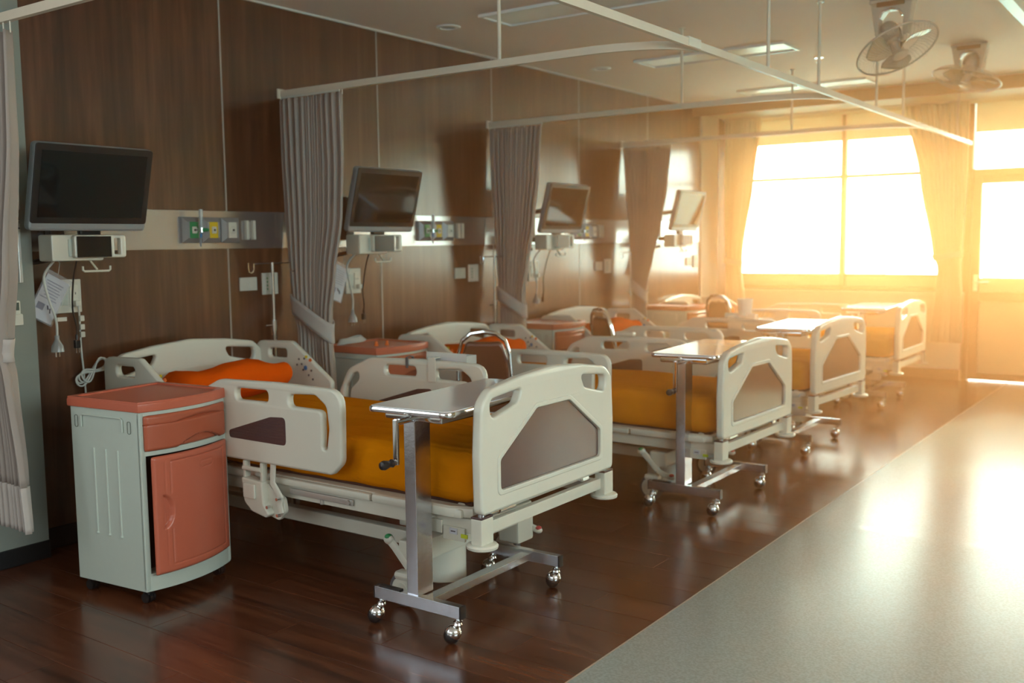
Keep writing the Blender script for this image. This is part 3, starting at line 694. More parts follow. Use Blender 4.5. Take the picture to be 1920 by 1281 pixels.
# ================================================================== BEDSIDE CABINETS
def make_cabinet():
    t = empty('bedside_cabinet', (0, 0, 0), 'grey-green bedside cabinet with coral top, drawer and ajar coral door', 'cabinet', 'bedside cabinets beside the beds')
    D, W = .40, .44
    def bulge(y): return .045 * (1 - (2 * y / W) ** 2)
    def outline(g=0.0, dd=0.0):
        P = [(-D / 2 + -g, -W / 2 - g), (-D / 2 - g, W / 2 + g)]
        n = 14
        P += [(D / 2 + g + bulge((W / 2) * (1 - 2 * k / n)) + dd, (W / 2 + g) * (1 - 2 * k / n)) for k in range(n + 1)]
        return P
    def slab(z0, z1, g, dd=0.0, bev=.002):
        me = plate_mesh([Vector(p) for p in outline(g, dd)], [], z1 - z0, bev); b = MB(); b.add_mesh(me, Matrix.Translation((0, 0, (z0 + z1) / 2))); return b
    bdy = MB()
    bdy.box((0, -W / 2 + .01, .412), (D, .02, .715), .003); bdy.box((0, W / 2 - .01, .412), (D, .02, .715), .003); bdy.box((-D / 2 + .008, 0, .412), (.016, W - .02, .715), .002)
    for z0, z1 in ((.055, .125), (.590, .612), (.745, .764)):
        s_ = slab(z0, z1, -.001); me = bpy.data.meshes.new('x'); s_.bm.to_mesh(me); bdy.add_mesh(me)
    body = bdy.build('body', CABW, t)
    # front edge posts
    for s_ in (-1, 1): MB().box((D / 2 - .005, s_ * (W / 2 - .012), .41), (.02, .024, .70), .005).build('front_post', CABW, body)
    tp = slab(.762, .797, .008, 0, .006).build('top', CORAL, t)
    # raised rim
    O = [Vector(p) for p in outline(.006)]; I = [Vector(p) for p in outline(-.020)]
    me = plate_mesh(O, [I], .010, .002); b = MB(); b.add_mesh(me, Matrix.Translation((0, 0, .7985))); b.build('rim', CORAL, tp)
    # side panel ribs, towel wire, slots
    for s_ in (-1, 1):
        y = s_ * (W / 2 + .0005)
        for k in range(3):
            x = -.075 + .070 * k + (.008 if s_ < 0 else 0)
            b = MB(); b.tube([(x, y, .60), (x, y, .26)], .004, 8); b.sph((x, y, .26), .007, 8, 6); b.sph((x, y, .60), .005, 8, 6); b.build('groove', CABW, body)
        b = MB(); b.tube([(-.13, y + s_ * .004, .685), (-.13, y + s_ * .004, .728), (-.12, y + s_ * .004, .734), (.10, y + s_ * .004, .734), (.11, y + s_ * .004, .728), (.11, y + s_ * .004, .680)], .0035, 6)
        b.build('towel_wire', CABW, t)
        b = MB()
        for xx, zz in ((-.165, .705), (.145, .70)):
            P = rpoly([(xx - .009, zz - .024, .009), (xx + .009, zz - .024, .009), (xx + .009, zz + .024, .009), (xx - .009, zz + .024, .009)])
            b.tube([(p[0], y + s_ * .001, p[1]) for p in P], .0012, 5, closed=True)
        b.build('slot_edge', mat('slot_shadow_line', (.10, .12, .10), .5), body)
        MB().lathe([(0, 0), (.016, .001), (.020, .003), (.022, .002)], (0, 0, 0), 18).build('finger_dimple', CABW, body, loc=(-.01, y, .728), rot=(math.radians(90 * (-s_) * -1), 0, 0))
    # drawer front: displaced curved grid
    def front(name, y0, y1, z0, z1, m, disp, nu, nv, parent, xo=.004, th=.014):
        def f(u, v):
            y = y0 + (y1 - y0) * u; z = z0 + (z1 - z0) * v
            e = min(u, 1 - u) * (y1 - y0); g = min(v, 1 - v) * (z1 - z0)
            r = .006; d = min(e, g); ed = -(r - d) ** 2 / r if d < r else 0
            return Vector((D / 2 + bulge(y) + xo + ed + disp(y, z), y, z))
        b = MB(); b.grid(f, nu, nv); return b.build(name, m, parent, smooth=60, solid=th)
    def dd(y, z):
        u = (y + .20) / .40
        d = 0
        # upper groove with a rising arch
        g0 = .716; arch = .016 * max(0, math.sin(PI * min(1, max(0, (u - .30) / .62))))
        if g0 - .008 < z < g0 + arch: d -= .012 * math.sin(PI * (z - g0 + .008) / (arch + .008)) if arch > .001 else .004
        a2 = .612 + .040 * max(0, math.sin(PI * min(1, max(0, (u - .30) / .62))))
        if z < a2 and arch > .001: d -= .020
        return d
    front('drawer', -.202, .202, .614, .743, CORALD, dd, 60, 60, t)
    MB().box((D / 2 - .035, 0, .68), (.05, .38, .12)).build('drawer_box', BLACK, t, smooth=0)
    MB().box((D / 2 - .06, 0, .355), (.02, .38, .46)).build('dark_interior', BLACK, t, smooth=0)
    def od(y, z):
        d = 0
        def line(dist, w_=.004, a=.003): return -a * max(0, 1 - abs(dist) / w_)
        yl, yr, zb, zt = -.135, .165, .155, .565
        inx = yl < y < yr; inz = zb < z < zt
        notch = (z > .30) and (z < .44)
        if inz and not (notch): d += line(y - yl)
        if inz: d += line(y - yr)
        if inx: d += line(z - zb) + line(z - zt)
        if -.155 > y and False: pass
        yl2 = -.158
        if inz: d += line(y - yl2, .003, .002) * .6
        # finger pull half circle
        rr = math.hypot((y + .168), (z - .37) * .62)
        if y > -.172 and rr < .038: d -= .014
        elif y > -.172 and rr < .043: d -= .014 * (.043 - rr) / .005
        # label recess
        ey, ez = max(abs(y - .045) - .026, 0), max(abs(z - .525) - .0, 0)
        q = math.hypot(ey, ez)
        d += line(q - .013, .003, .0025)
        return d
    dr = front('door', -.202, .202, .128, .586, CORAL, od, 110, 130, t, .004, .012)
    # door hinged at the right edge, ajar
    hx, hy = D / 2, .202
    Mh = Matrix.Translation((hx, hy, 0)) @ Matrix.Rotation(math.radians(4.5), 4, 'Z') @ Matrix.Translation((-hx, -hy, 0))
    dr.matrix_local = Mh
    for x in (-.165, .165):
        for y in (-.185, .185):
            b = MB(); b.cyl((x, y - .008, .022), (x, y + .008, .022), .022, n=16); b.cyl((x, y + .012, .022), (x, y + .020, .022), .020, n=16); b.cyl((x, y - .018, .022), (x, y - .012, .022), .020, n=16)
            b.box((x, y, .040), (.035, .026, .018), .006); b.cyl((x, y, .04), (x, y, .06), .008, n=8)
            b.build('caster', BLACK, t)
    return t
cab0 = make_cabinet(); cab0.location = (.80, 2.425, 0); cab0.rotation_euler = (0, 0, .10)
CABS = [(.26, 4.36, 0, 'bedside cabinet against the wall between first and second beds, coral top'),
        (.26, 6.20, 0, 'bedside cabinet against the wall between second and third beds, coral top'),
        (.26, 8.38, 0, 'bedside cabinet between third and farthest beds, washed out by sunlight')]
for x, y, r_, lab in CABS: dup(cab0, (x, y, 0), r_, lab)
# small things on the second cabinet
b = MB()
for k in range(4):
    b.tube([(.085 * math.cos(a) * (1 - .08 * k), .022 * math.sin(a) + .004 * k, .012 + .008 * k + .004 * math.sin(2 * a)) for a in [2 * PI * i / 18 for i in range(18)]], .0045, 6, closed=True)
o = b.build('coiled_cable', WIRE_W); o.location = (.20, 4.21, .806); o.rotation_euler = (0, math.radians(-10), .9)
tag(o, 'bundle of white cable lying on the second cabinet top', 'cable')
for (x, y, r_, lab) in ((.33, 4.28, .012, 'left one of two small orange stoppers on the second cabinet'), (.36, 4.34, .012, 'right one of two small orange stoppers on the second cabinet')):
    b = MB(); b.lathe([(0, 0), (r_, 0), (r_ * 1.1, .008), (r_ * .7, .014), (r_ * .7, .026), (0, .028)], (0, 0, 0), 14); o = b.build('stopper', ORNG); o.location = (x, y, .7975)
    tag(o, lab, 'cap', 'orange stoppers')

# ================================================================== CHAIRS
def make_chair():
    t = empty('stacking_chair', (0, 0, 0), '', 'chair', 'chrome framed brown visitor chairs')
    # faces +y ; origin at floor centre
    for s_ in (-1, 1):
        b = MB(); b.tube([(s_ * .20, -.22, .012), (s_ * .19, -.19, .25), (s_ * .19, -.17, .46)], .011, 8); b.build('leg', CHROME, t)
        b = MB(); b.tube([(s_ * .20, .22, .012), (s_ * .20, .20, .25), (s_ * .20, .17, .44)], .011, 8); b.build('leg', CHROME, t)
    arc = [(-.19, -.17, .46), (-.195, -.205, .62), (-.185, -.235, .76), (-.155, -.248, .83), (-.09, -.255, .868), (0, -.257, .878), (.09, -.255, .868), (.155, -.248, .83), (.185, -.235, .76), (.195, -.205, .62), (.19, -.17, .46)]
    MB().tube(arc, .013, 10).build('back_frame', CHROME, t)
    b = MB(); b.tube([(-.20, -.18, .44), (.20, -.18, .44)], .010, 8); b.tube([(-.20, .18, .44), (.20, .18, .44)], .010, 8)
    for s_ in (-1, 1): b.tube([(s_ * .20, -.18, .44), (s_ * .20, .18, .44)], .010, 8)
    b.build('seat_frame', CHROME, t)
    me = plate_mesh(rpoly([(-.172, .52, .03), (.172, .52, .03), (.172, .74, .05), (.13, .845, .05), (.05, .84, .04), (-.05, .84, .04), (-.13, .845, .05), (-.172, .74, .05)]), [], .045, .016)
    b = MB(); b.add_mesh(me, Matrix.Translation((0, -.052, 0)) @ Matrix.Rotation(math.radians(10), 4, 'X') @ Matrix.Translation((0, -.035, 0)) @ XZ)
    b.build('backrest', VINYLR, t)
    b = MB(); b.box((0, .0, .47), (.40, .40, .055), .024, 4); b.build('seat', VINYLR, t)
    return t
ch0 = make_chair(); ch0.location = (1.01, 4.48, 0); ch0.rotation_euler = (0, 0, math.radians(30)); ch0.scale = (.76, 1, 1.045); ch0['label'] = 'chair with dark brown padded back between first and second beds'
dup(ch0, (.93, 6.27, 0), math.radians(-30), 'chair with gleaming chrome frame seen at an angle between second and third beds')
dup(ch0, (.88, 8.32, 0), math.radians(-20), 'brown padded chair between third and farthest beds, in the glare')

# ================================================================== IV POLES
def make_iv():
    t = empty('iv_pole', (0, 0, 0), '', 'drip stand', 'chrome drip poles at the bed heads')
    MB().cyl((0, 0, .06), (0, 0, .95), .013, n=12).build('outer_tube', CHROME, t)
    MB().cyl((0, 0, .93), (0, 0, 1.30), .009, n=12).build('inner_tube', CHROME, t)
    b = MB(); b.cyl((0, 0, .92), (0, 0, .98), .017, n=12); b.cyl((0, 0, .95), (-.012, -.05, .95), .006, n=8); b.build('clamp_collar', CHROME, t)
    b = MB(); b.tube([(0, -.13, 1.295), (0, .13, 1.295)], .0035, 6)
    for s_ in (-1, 1):
        for q in (0, 1):
            c = s_ * (.13 - .0 * q)
        b.tube([(0, s_ * .13, 1.295), (0, s_ * .13, 1.265), (0, s_ * .137, 1.25), (0, s_ * .15, 1.245), (0, s_ * .163, 1.25), (0, s_ * .168, 1.27), (0, s_ * .168, 1.30)], .0035, 6)
    b.build('hook_bar', CHROME, t)
    for k in range(4):
        a = PI / 4 + k * PI / 2
        c = MB(); c.tube([(0, 0, .075), (.05 * math.cos(a), .05 * math.sin(a), .065), (.078 * math.cos(a), .078 * math.sin(a), .05)], .010, 8)
        c.cyl((.078 * math.cos(a), .078 * math.sin(a), .0), (.078 * math.cos(a), .078 * math.sin(a), .045), .012, .008, 10); c.build('leg', CHROME, t)
    return t
iv0 = make_iv(); iv0.location = (.075, 3.735, 0); iv0['label'] = 'chrome drip pole behind the far head corner of the nearest bed'
dup(iv0, (.12, 5.745, 0), 0, 'chrome drip pole before the second hanging curtain, by the second bed')
dup(iv0, (.15, 7.70, 0), 0, 'chrome drip pole before the third hanging curtain, by the third bed')

# ================================================================== WALL MONITORS AND BEDSIDE TERMINALS
def make_monitor():
    t = empty('wall_monitor', (0, 0, 0), '', 'monitor', 'monitors on the wood wall')
    # local: x out of the wall, y along, z up; origin at wall at screen centre height
    MB().box((.03, 0, -.10), (.05, .07, .26), .006).build('wall_bracket', BLACK, t)
    b = MB(); b.tube([(.05, 0, -.02), (.17, -.03, -.01), (.28, 0, .0)], .018, 8); b.build('swing_arm', SILVER, t)
    Mt = Matrix.Translation((.335, 0, 0)) @ Matrix.Rotation(math.radians(14.5), 4, 'Y')
    b = MB()
    me = plate_mesh(rpoly([(-.278, -.187, .022), (.278, -.187, .022), (.278, .187, .022), (-.278, .187, .022)]), [], .042, .012)
    b.add_mesh(me, Mt @ YZ); hs = b.build('housing', SILVER, t)
    b = MB(); me = plate_mesh(rpoly([(-.274, -.152, .014), (.274, -.152, .014), (.274, .185, .014), (-.274, .185, .014)]), [], .006, .002)
    b.add_mesh(me, Mt @ Matrix.Translation((.0215, 0, 0)) @ YZ); b.build('bezel', BLACK, t)
    b = MB(); b.box((.0252, 0, .016), (.002, .492, .283), 0, mx=Mt); b.build('screen', SCREEN, t, smooth=0)
    return t
mon0 = make_monitor(); mon0.location = (0, 2.505, 1.650); mon0['label'] = 'nearest dark wall monitor with black glass, above the bedside terminal'
for (y, z, lab) in ((4.37, 1.648, 'second wall monitor from the camera, just right of the first tied curtain'), (6.335, 1.640, 'third wall monitor, just right of the second tied curtain'), (8.44, 1.665, 'farthest wall monitor, reflecting the window light')):
    dup(mon0, (0, y, z), 0, lab)
def make_terminal():
    t = empty('bedside_terminal', (0, 0, 0), '', 'handset', 'bedside terminals under the monitors')
    MB().box((.235, -.045, .0), (.11, .245, .115), .010).build('cradle', WHITE, t)
    MB().box((.292, -.075, .0), (.006, .035, .075), .002).build('speaker_grille', CABW, t)
    b = MB(); me = plate_mesh(rpoly([(-.08, -.045, .014), (.17, -.045, .014), (.17, .055, .014), (-.08, .055, .014)]), [rpoly([(.112, -.030, .006), (.142, -.030, .006), (.142, .040, .006), (.112, .040, .006)])], .030, .007)
    b.add_mesh(me, Matrix.Translation((.305, 0, 0)) @ YZ); b.build('handset_frame', WHITE, t)
    MB().box((.3215, .012, .004), (.003, .165, .092), .001).build('display', SCREEN, t)
    b = MB(); b.box((.12, .0, .02), (.14, .05, .04), .005); b.build('arm', BLACK, t)
    b = MB(); b.box((.24, .04, .078), (.03, .10, .04), .005); b.build('neck', BLACK, t)
    b = MB(); b.tube([(.25, .03, -.055), (.27, .052, -.098)], .012, 6, flat=(.013, .004)); b.tube([(.275, -.02, -.082), (.275, -.02, -.098), (.275, -.012, -.104), (.275, .105, -.104), (.275, .113, -.098), (.275, .113, -.082)], .005, 6, flat=(.005, .005))
    b.build('hook_bracket', WHITE, t)
    for k in range(6):
        yy = -.255 + k * .017 + (.012 if k == 5 else 0)
        b = MB(); b.tube([(.05, yy, .10), (.05, yy + .002, .02), (.05, yy, -.055), (.07, yy + .03, -.07)], .0028, 6); b.build('wire', BLACK, t)
    b = MB(); b.tube([(.04, -.26, -.055), (.05, -.20, -.070), (.06, -.12, -.062), (.10, -.08, -.05)], .012, 8); b.build('wire_sleeve', BLACK, t)
    return t
ter0 = make_terminal(); ter0.location = (0, 2.505, 1.393); ter0['label'] = 'white bedside terminal with black display under the nearest monitor'
for (y, lab) in ((4.37, 'white bedside terminal under the second monitor'), (6.335, 'white bedside terminal under the third monitor'), (8.44, 'white bedside terminal under the farthest monitor')):
    dup(ter0, (0, y, 1.393), 0, lab)

# medical gas outlets: three framed boxes and a white bracket, per bay
def make_gas(dy, labs):
    for k, (m_, nm) in enumerate(((GREEN, 0), (YELL, 1), (WHITE, 2))):
        t = empty('gas_outlet', (0, 3.255 + .123 * k + dy, 1.477), labs[k], 'wall outlet', 'medical gas outlets on the steel band')
        b = MB(); w_, h_ = .061, .067
        def ringpt(s_, x): return [Vector((x, -w_ * s_, -h_ * s_)), Vector((x, w_ * s_, -h_ * s_)), Vector((x, w_ * s_, h_ * s_)), Vector((x, -w_ * s_, h_ * s_))]
        rs = [[b.bm.verts.new(p) for p in ringpt(s_, x)] for s_, x in ((1, .002), (1, .012), (.96, .020), (.62, .040), (.58, .040))]
        for A, B in zip(rs, rs[1:]):
            for q in range(4): b.bm.faces.new((A[q], A[(q + 1) % 4], B[(q + 1) % 4], B[q]))
        b.bm.faces.new(rs[-1]); b.build('bevelled_housing', mat('grey_outlet_housing', (.30, .30, .30), .35, metal=.2), t, smooth=0)
        MB().box((.0405, 0, 0), (.003, .052, .084), .001).build('colour_plate', m_, t)
        MB().box((.044, 0, 0), (.008, .030, .036), .004).build('socket_boss', PLATE, t)
        MB().cyl((.046, 0, 0), (.050, 0, 0), .006, n=12).build('socket_hole', BLACK, t)
    t = empty('flow_meter', (.05, 3.27 + dy, 1.477), labs[3], 'flowmeter', 'oxygen flowmeters')
    MB().cyl((.03, .0, .01), (.03, .0, .105), .011, .010, 14).build('glass_tube', TRAN, t)
    b = MB(); b.cyl((-.005, 0, 0), (.035, 0, 0), .008, n=10); b.cyl((.03, 0, -.012), (.03, 0, .015), .009, n=12); b.build('valve_body', CHROME, t)
    b = MB(); b.cyl((.03, 0, 0), (.03, .042, 0), .011, .008, 12); b.build('green_knob', GREEN, t)
    MB().sph((.032, .004, .022), .006, 8, 6).build('red_mark', REDP, t)
    MB().cyl((.03, -.004, -.02), (.034, -.008, -.04), .006, n=8).build('blue_nozzle', BLUE, t)
    MB().tube([(.034, -.008, -.04), (.035, -.014, -.06), (.036, -.012, -.085)], .005, 6).build('tube_end', mat('clear_grey_tube', (.25, .25, .27), .3), t)
    t = empty('rail_bracket', (0, 3.64 + dy, 1.478), labs[4], 'bracket', 'white brackets on the steel band')
    for yy in (-.023, .023): MB().box((.014, yy, 0), (.024, .018, .105), .003).build('channel', WHITE, t)
    MB().box((.005, 0, 0), (.006, .045, .09), .001).build('back_plate', ALU, t)
    return t
ORD = ['nearest', 'second', 'third', 'farthest']
POS = ['between the nearest monitor and first curtain', 'right of the second monitor', 'right of the third monitor', 'right of the farthest monitor']
for k, dy in enumerate((0, 1.85, 3.78)):
    p = POS[k]
    make_gas(dy, ['green gas outlet ' + p, 'yellow gas outlet ' + p, 'white gas outlet ' + p, 'clear oxygen flowmeter plugged in ' + p, 'white channel bracket ' + p])

def wall_plate(name, y, z, w_, h_, lab, grp, kind):
    t = empty(name, (0, y, z), lab, 'wall plate', grp)
    MB().box((.006, 0, 0), (.012, w_, h_), .004).build('plate', PLATE, t)
    if kind == 'switch':
        MB().box((.013, .012, 0), (.005, .028, .045), .002).build('rocker', WHITE, t)
    elif kind == 'panel':
        for zz in (-.03, -.01, .01, .03): MB().box((.0125, -.022, zz), (.002, .008, .010), .0005).build('indicator', GREEN, t)
        MB().box((.0125, .025, 0), (.003, .045, .085), .001).build('cover', WHITE, t)
    elif kind == 'socket':
        MB().box((.0135, -.022, 0), (.005, .035, .085), .002).build('module', CABW, t)
        MB().box((.0135, .025, .0), (.005, .042, .10), .002).build('module', WHITE, t)
        for yy in (.017, .033):
            MB().box((.0163, yy, .012), (.001, .004, .010)).build('slot', INK, t, smooth=0)
        MB().box((.028, .030, -.035), (.032, .028, .028), .006).build('plug', WHITE, t)
    return t
for k, (dy, o_) in enumerate(((0, ''), (1.87, ''), (3.78, ''), (5.55, ''))):
    nm = ['behind the nearest drip pole', 'right of the second monitor', 'right of the third monitor', 'right of the farthest monitor'][k]
    wall_plate('wall_switch', 3.62 + dy, 1.183, .118, .074, 'small ivory switch plate ' + nm, 'switch plates on the wood wall', 'switch')
    wall_plate('nurse_call_panel', 3.772 + dy, 1.180, .112, .122, 'taller ivory panel with green indicators ' + nm, 'call panels on the wood wall', 'panel')
for k, y in enumerate((2.565, 4.43, 6.40)):
    wall_plate('wall_socket', y, 1.170, .13, .155, 'ivory double socket plate under the %s terminal' % ORD[k], 'socket plates under the terminals', 'socket')

# hanging cables
def cable(name, pts, r, m_, lab, plug=None, cat='cable', grp=None):
    t = empty(name, pts[0], lab, cat, grp); o0 = Vector(pts[0])
    P = [Vector(p) - o0 for p in pts]; Q = []
    for i in range(len(P) - 1):
        a = P[max(i - 1, 0)]; b_ = P[i]; c = P[i + 1]; d_ = P[min(i + 2, len(P) - 1)]
        for k in range(6):
            u = k / 6
            Q.append(.5 * ((2 * b_) + (c - a) * u + (2 * a - 5 * b_ + 4 * c - d_) * u * u + (3 * b_ - a - 3 * c + d_) * u ** 3))
    Q.append(P[-1]); MB().tube(Q, r, 7).build('cord', m_, t, smooth=60)
    e = P[-1]
    if plug == 'clear':
        b = MB(); b.lathe([(.004, .02), (.010, .018), (.010, 0), (.016, -.012), (.026, -.03), (.028, -.055), (0, -.055)], tuple(e), 16); b.build('clear_plug', TRAN, t)
        b = MB(); b.cyl(tuple(e + Vector((0, -.008, -.055))), tuple(e + Vector((0, -.008, -.078))), .003, n=6); b.cyl(tuple(e + Vector((0, .008, -.055))), tuple(e + Vector((0, .008, -.078))), .003, n=6); b.build('pins', CHROME, t)
    if plug == 'black':
        b = MB(); b.cyl(tuple(e + Vector((0, 0, .015))), tuple(e + Vector((0, 0, -.01))), .007, n=8); b.box(tuple(e + Vector((0, 0, -.028))), (.020, .026, .038), .004); b.build('plug', BLACK, t)
        for q in (-1, 1): MB().box(tuple(e + Vector((0, q * .007, -.058))), (.006, .003, .022)).build('prong', CHROME, t, smooth=0)
    return t
for k, dy in enumerate((0, 1.865, 3.83)):
    o_ = ORD[k]; x = .10
    if k < 3:
        cable('hanging_cable', [(x + .09, 2.405 + dy, 1.34), (x + .05, 2.375 + dy, 1.27), (x + .05, 2.39 + dy, 1.17), (x + .04, 2.425 + dy, 1.07), (x + .03, 2.43 + dy, .985)], .0055, WIRE_W, 'grey-white cord with clear plug hanging from the %s terminal' % o_, 'clear', grp='cords under the terminals')
        cable('hanging_cable', [(x + .12, 2.49 + dy, 1.335), (x + .09, 2.487 + dy, 1.25), (x + .05, 2.50 + dy, 1.12), (x + .04, 2.52 + dy, 1.04), (x + .03, 2.525 + dy, .985)], .004, BLACK, 'thin black cord with two-pin plug hanging from the %s terminal' % o_, 'black', grp='cords under the terminals')
c = cable('hanging_cable', [(.04, 2.595, 1.13), (.035, 2.60, 1.08), (.025, 2.605, .99), (.02, 2.61, .90), (.02, 2.615, .82), (.02, 2.62, .70), (.02, 2.625, .50), (.02, 2.63, .18)], .0045, WIRE_W, 'white lead running down the wall with a coiled bundle beside the near cabinet')
b = MB()
for k, (ln, of) in enumerate(((.085, 0), (.078, .012), (.092, -.010), (.070, .02))):
    P = []
    for i in range(26):
        a = 2 * PI * i / 26; u = math.sin(a) * ln; v = math.sin(2 * a) * (.020 + .004 * k)
        P.append((.012 + .006 * k, of * .3 + u * .86 - v * .5, u * .5 + v * .86 + of * .3))
    b.tube(P, .0042, 6, closed=True)
b.build('coil', WIRE_W, c, loc=(.0, .04, -.315))
for z in (-.065, -.105, -.14): MB().box((.0, .012, z), (.016, .022, .026), .003).build('cable_tie_label', PLATE, c)
# printed card in a plastic sleeve
def card(y, z, lab, s_=1.0, rz=0.5):
    t = empty('instruction_card', (.075, y, z), lab, 'card', 'plastic-sleeved cards under the terminals')
    Mc = Matrix.Rotation(rz, 4, 'X')
    MB().box((0, 0, 0), (.003, .115, .205), .001, 1, mx=Mc).build('card', PAPER, t)
    MB().box((.0, 0, .006), (.0045, .130, .230), .001, 1, mx=Mc).build('plastic_sleeve', mat('clear_sleeve', (.75, .75, .8), .15, alpha=.18), t)
    for q in range(7): MB().box((.0025, -.006 + .002 * (q % 3), .075 - q * .013), (.001, .085 - .012 * (q % 3), .0035), mx=Mc).build('printed_line', mat('grey_print', (.22, .22, .28), .6), t, smooth=0)
    MB().box((.0025, -.025, -.045), (.001, .035, .030), mx=Mc).build('printed_picture', mat('grey_print', (.22, .22, .28), .6), t, smooth=0)
    b = MB(); b.tube([(.0022, .005, -.030), (.0024, .015, -.045), (.0024, .022, -.038), (.0024, .03, -.058)], .003, 6); bmesh.ops.transform(b.bm, matrix=Mc, verts=b.bm.verts); b.build('printed_arrow', INK, t)
    MB().tube([(0, .05, .11), (.0, .06, .16), (-.01, .03, .20)], .0012, 5).build('string', WIRE_W, t)
    return t
card(2.435, 1.165, 'printed instruction card in clear sleeve hanging tilted under the nearest terminal', rz=-0.52)
card(4.235, 1.165, 'mauve shaded card hanging beside the first tied curtain', rz=-0.38)
card(8.10, 1.165, 'card hanging beside the third tied curtain, under the farthest monitor', rz=-0.5)
wt = wall_tag = tag(MB().box((.055, 0, 0), (.004, .045, .018), .001).build('cord_tag', PLATE), 'small white tag clipped on the cord with the clear plug', 'tag'); wt.location = (.09, 2.450, 1.075)

# things on the grey near wall
t = empty('remote_control', (.1, 2.258, 1.115), 'white remote control with grey display in a holder on the grey wall', 'remote')
MB().box((.010, 0, 0), (.020, .042, .105), .005).build('body', WHITE, t); MB().box((.0205, 0, .028), (.002, .028, .034), .0005).build('display', LCD, t)
MB().box((.014, .004, -.030), (.026, .046, .050), .005).build('holder', WHITE, t)
for (z0, z1, y, lab) in ((1.56, 1.722, 2.292, 'upper aluminium mounting strip on the grey wall beside the left curtain'), (1.245, 1.50, 2.288, 'lower aluminium mounting strip on the grey wall beside the left curtain')):
    t = empty('mounting_strip', (.1, y, (z0 + z1) / 2), lab, 'wall bracket', 'aluminium strips on the grey wall')
    MB().box((.012, 0, 0), (.024, .014, z1 - z0), .002).build('channel', mat('bright_aluminium', (.66, .68, .66), .3, metal=.6), t)
    MB().cyl((.024, .001, (z1 - z0) / 2 - .02), (.026, .001, (z1 - z0) / 2 - .02), .004, n=8).build('screw', INK, t)
    if z0 < 1.4: MB().box((.006, -.05, -.01), (.012, .06, z1 - z0 - .03), .002).build('side_plate', SILVER, t)
t = empty('wall_clip', (.1, 2.283, 1.535), 'small metal clip between the two aluminium strips', 'clip')
MB().box((.012, 0, 0), (.024, .022, .03), .003).build('clip_body', SILVER, t); MB().cyl((.02, -.02, -.02), (.02, .012, -.02), .005, n=8).build('pin', CHROME, t)

# ================================================================== CURTAINS
def curtain(name, lab, X, zs, lefts, rights, folds, amp, m, grp, y0, along='x', tie=None, hem=None, hemm=None, seed=1, dep=None, cat='curtain', head=None):
    """gathered cloth hung from a rail: left/right edge positions by height"""
    t = empty(name, (0, 0, 0), lab, cat, grp)
    rnd = random.Random(seed); ph = [rnd.uniform(0, 6.28) for _ in range(6)]
    def interp(T, z):
        for i in range(len(zs) - 1):
            if zs[i] >= z >= zs[i + 1]:
                k = (zs[i] - z) / (zs[i] - zs[i + 1]); k = k * k * (3 - 2 * k) * .5 + k * .5
                return T[i] + (T[i + 1] - T[i]) * k
        return T[-1] if z < zs[-1] else T[0]
    dep = dep or [0.0] * len(zs)
    def P(u, z):
        a, b = interp(lefts, z), interp(rights, z)
        uu = u + .012 * math.sin(7 * u + ph[0]) + .02 * math.sin(z * 2.0 + 5 * u + ph[4]) * u * (1 - u)
        A = amp * (0.75 + .35 * math.sin(3.1 * u * PI + ph[1])) * (.8 + .2 * math.sin(z * 3 + ph[2]))
        off = A * math.sin(2 * PI * folds * u + .5 * math.sin(z * 1.7 + ph[3])) + A * .5 * math.sin(2 * PI * folds * .53 * u + ph[5])
        x = a + (b - a) * uu
        y = y0 + off + interp(dep, z)
        return Vector((x, y, z)) if along == 'x' else Vector((y, x, z))
    z0, z1 = zs[0], zs[-1]; nu = folds * 12
    zh = hem if hem else z1
    b = MB(); b.grid(lambda u, v: P(u, z0 + (zh - z0) * v), nu, 46); b.build('cloth', m, t, smooth=80, solid=.003)
    if hem: b = MB(); b.grid(lambda u, v: P(u, zh + (z1 - zh) * v), nu, 8); b.build('hem', hemm or m, t, smooth=80, solid=.004)
    if tie:
        zl, zr, hh = tie
        def T(s, v):
            # closed band round the gather
            a = 2 * PI * s
            u = .5 - .5 * math.cos(a); z = zl + (zr - zl) * u ** 1.3 + (v - .5) * hh
            aL, bR = interp(lefts, z), interp(rights, z)
            x = aL - .012 + (bR - aL + .024) * u; y = y0 + interp(dep, z) - math.sin(a) * (amp * 1.55 + .018)
            return Vector((x, y, z)) if along == 'x' else Vector((y, x, z))
        b = MB(); b.grid(T, 40, 4); b.build('tieback', hemm or m, t, smooth=80, solid=.004)
    if head:
        n = int(abs(rights[0] - lefts[0]) / .05)
        for k in range(n + 1):
            p = P(k / n, z0); q = MB(); q.cyl((p.x, y0 if along == 'x' else p.y, z0 - .01), (p.x, y0 if along == 'x' else p.y, head), .003, n=6); q.build('glider', WHITE, t)
    return t
zc = [2.205, 1.85, 1.55, 1.25, 1.03, .90, .60, .38]
curtain('hanging_curtain', 'grey tied privacy curtain hanging right of the nearest bed head', None, zc, [.008, .005, .015, .035, .060, .085, .095, .10], [.485, .485, .465, .40, .362, .352, .37, .38], 21, .021, CURT, 'privacy curtains tied at the wall', 3.90, tie=(1.06, .90, .11), hemm=CURTB, seed=2, head=2.225)
curtain('hanging_curtain', 'tied privacy curtain beside the third monitor, second along the wall', None, zc, [.015, .025, .048, .065, .080, .095, .10, .10], [.470, .440, .40, .345, .305, .310, .33, .335], 21, .020, CURT, 'privacy curtains tied at the wall', 5.85, tie=(1.03, .90, .10), hemm=CURTB, seed=5, head=2.225)
curtain('hanging_curtain', 'tied privacy curtain beside the farthest monitor, tan in the sunlight', None, zc, [.012, .035, .063, .080, .090, .095, .10, .10], [.480, .445, .39, .31, .255, .235, .26, .27], 21, .020, CURT, 'privacy curtains tied at the wall', 7.82, tie=(1.03, .90, .10), hemm=CURTB, seed=9, head=2.225)
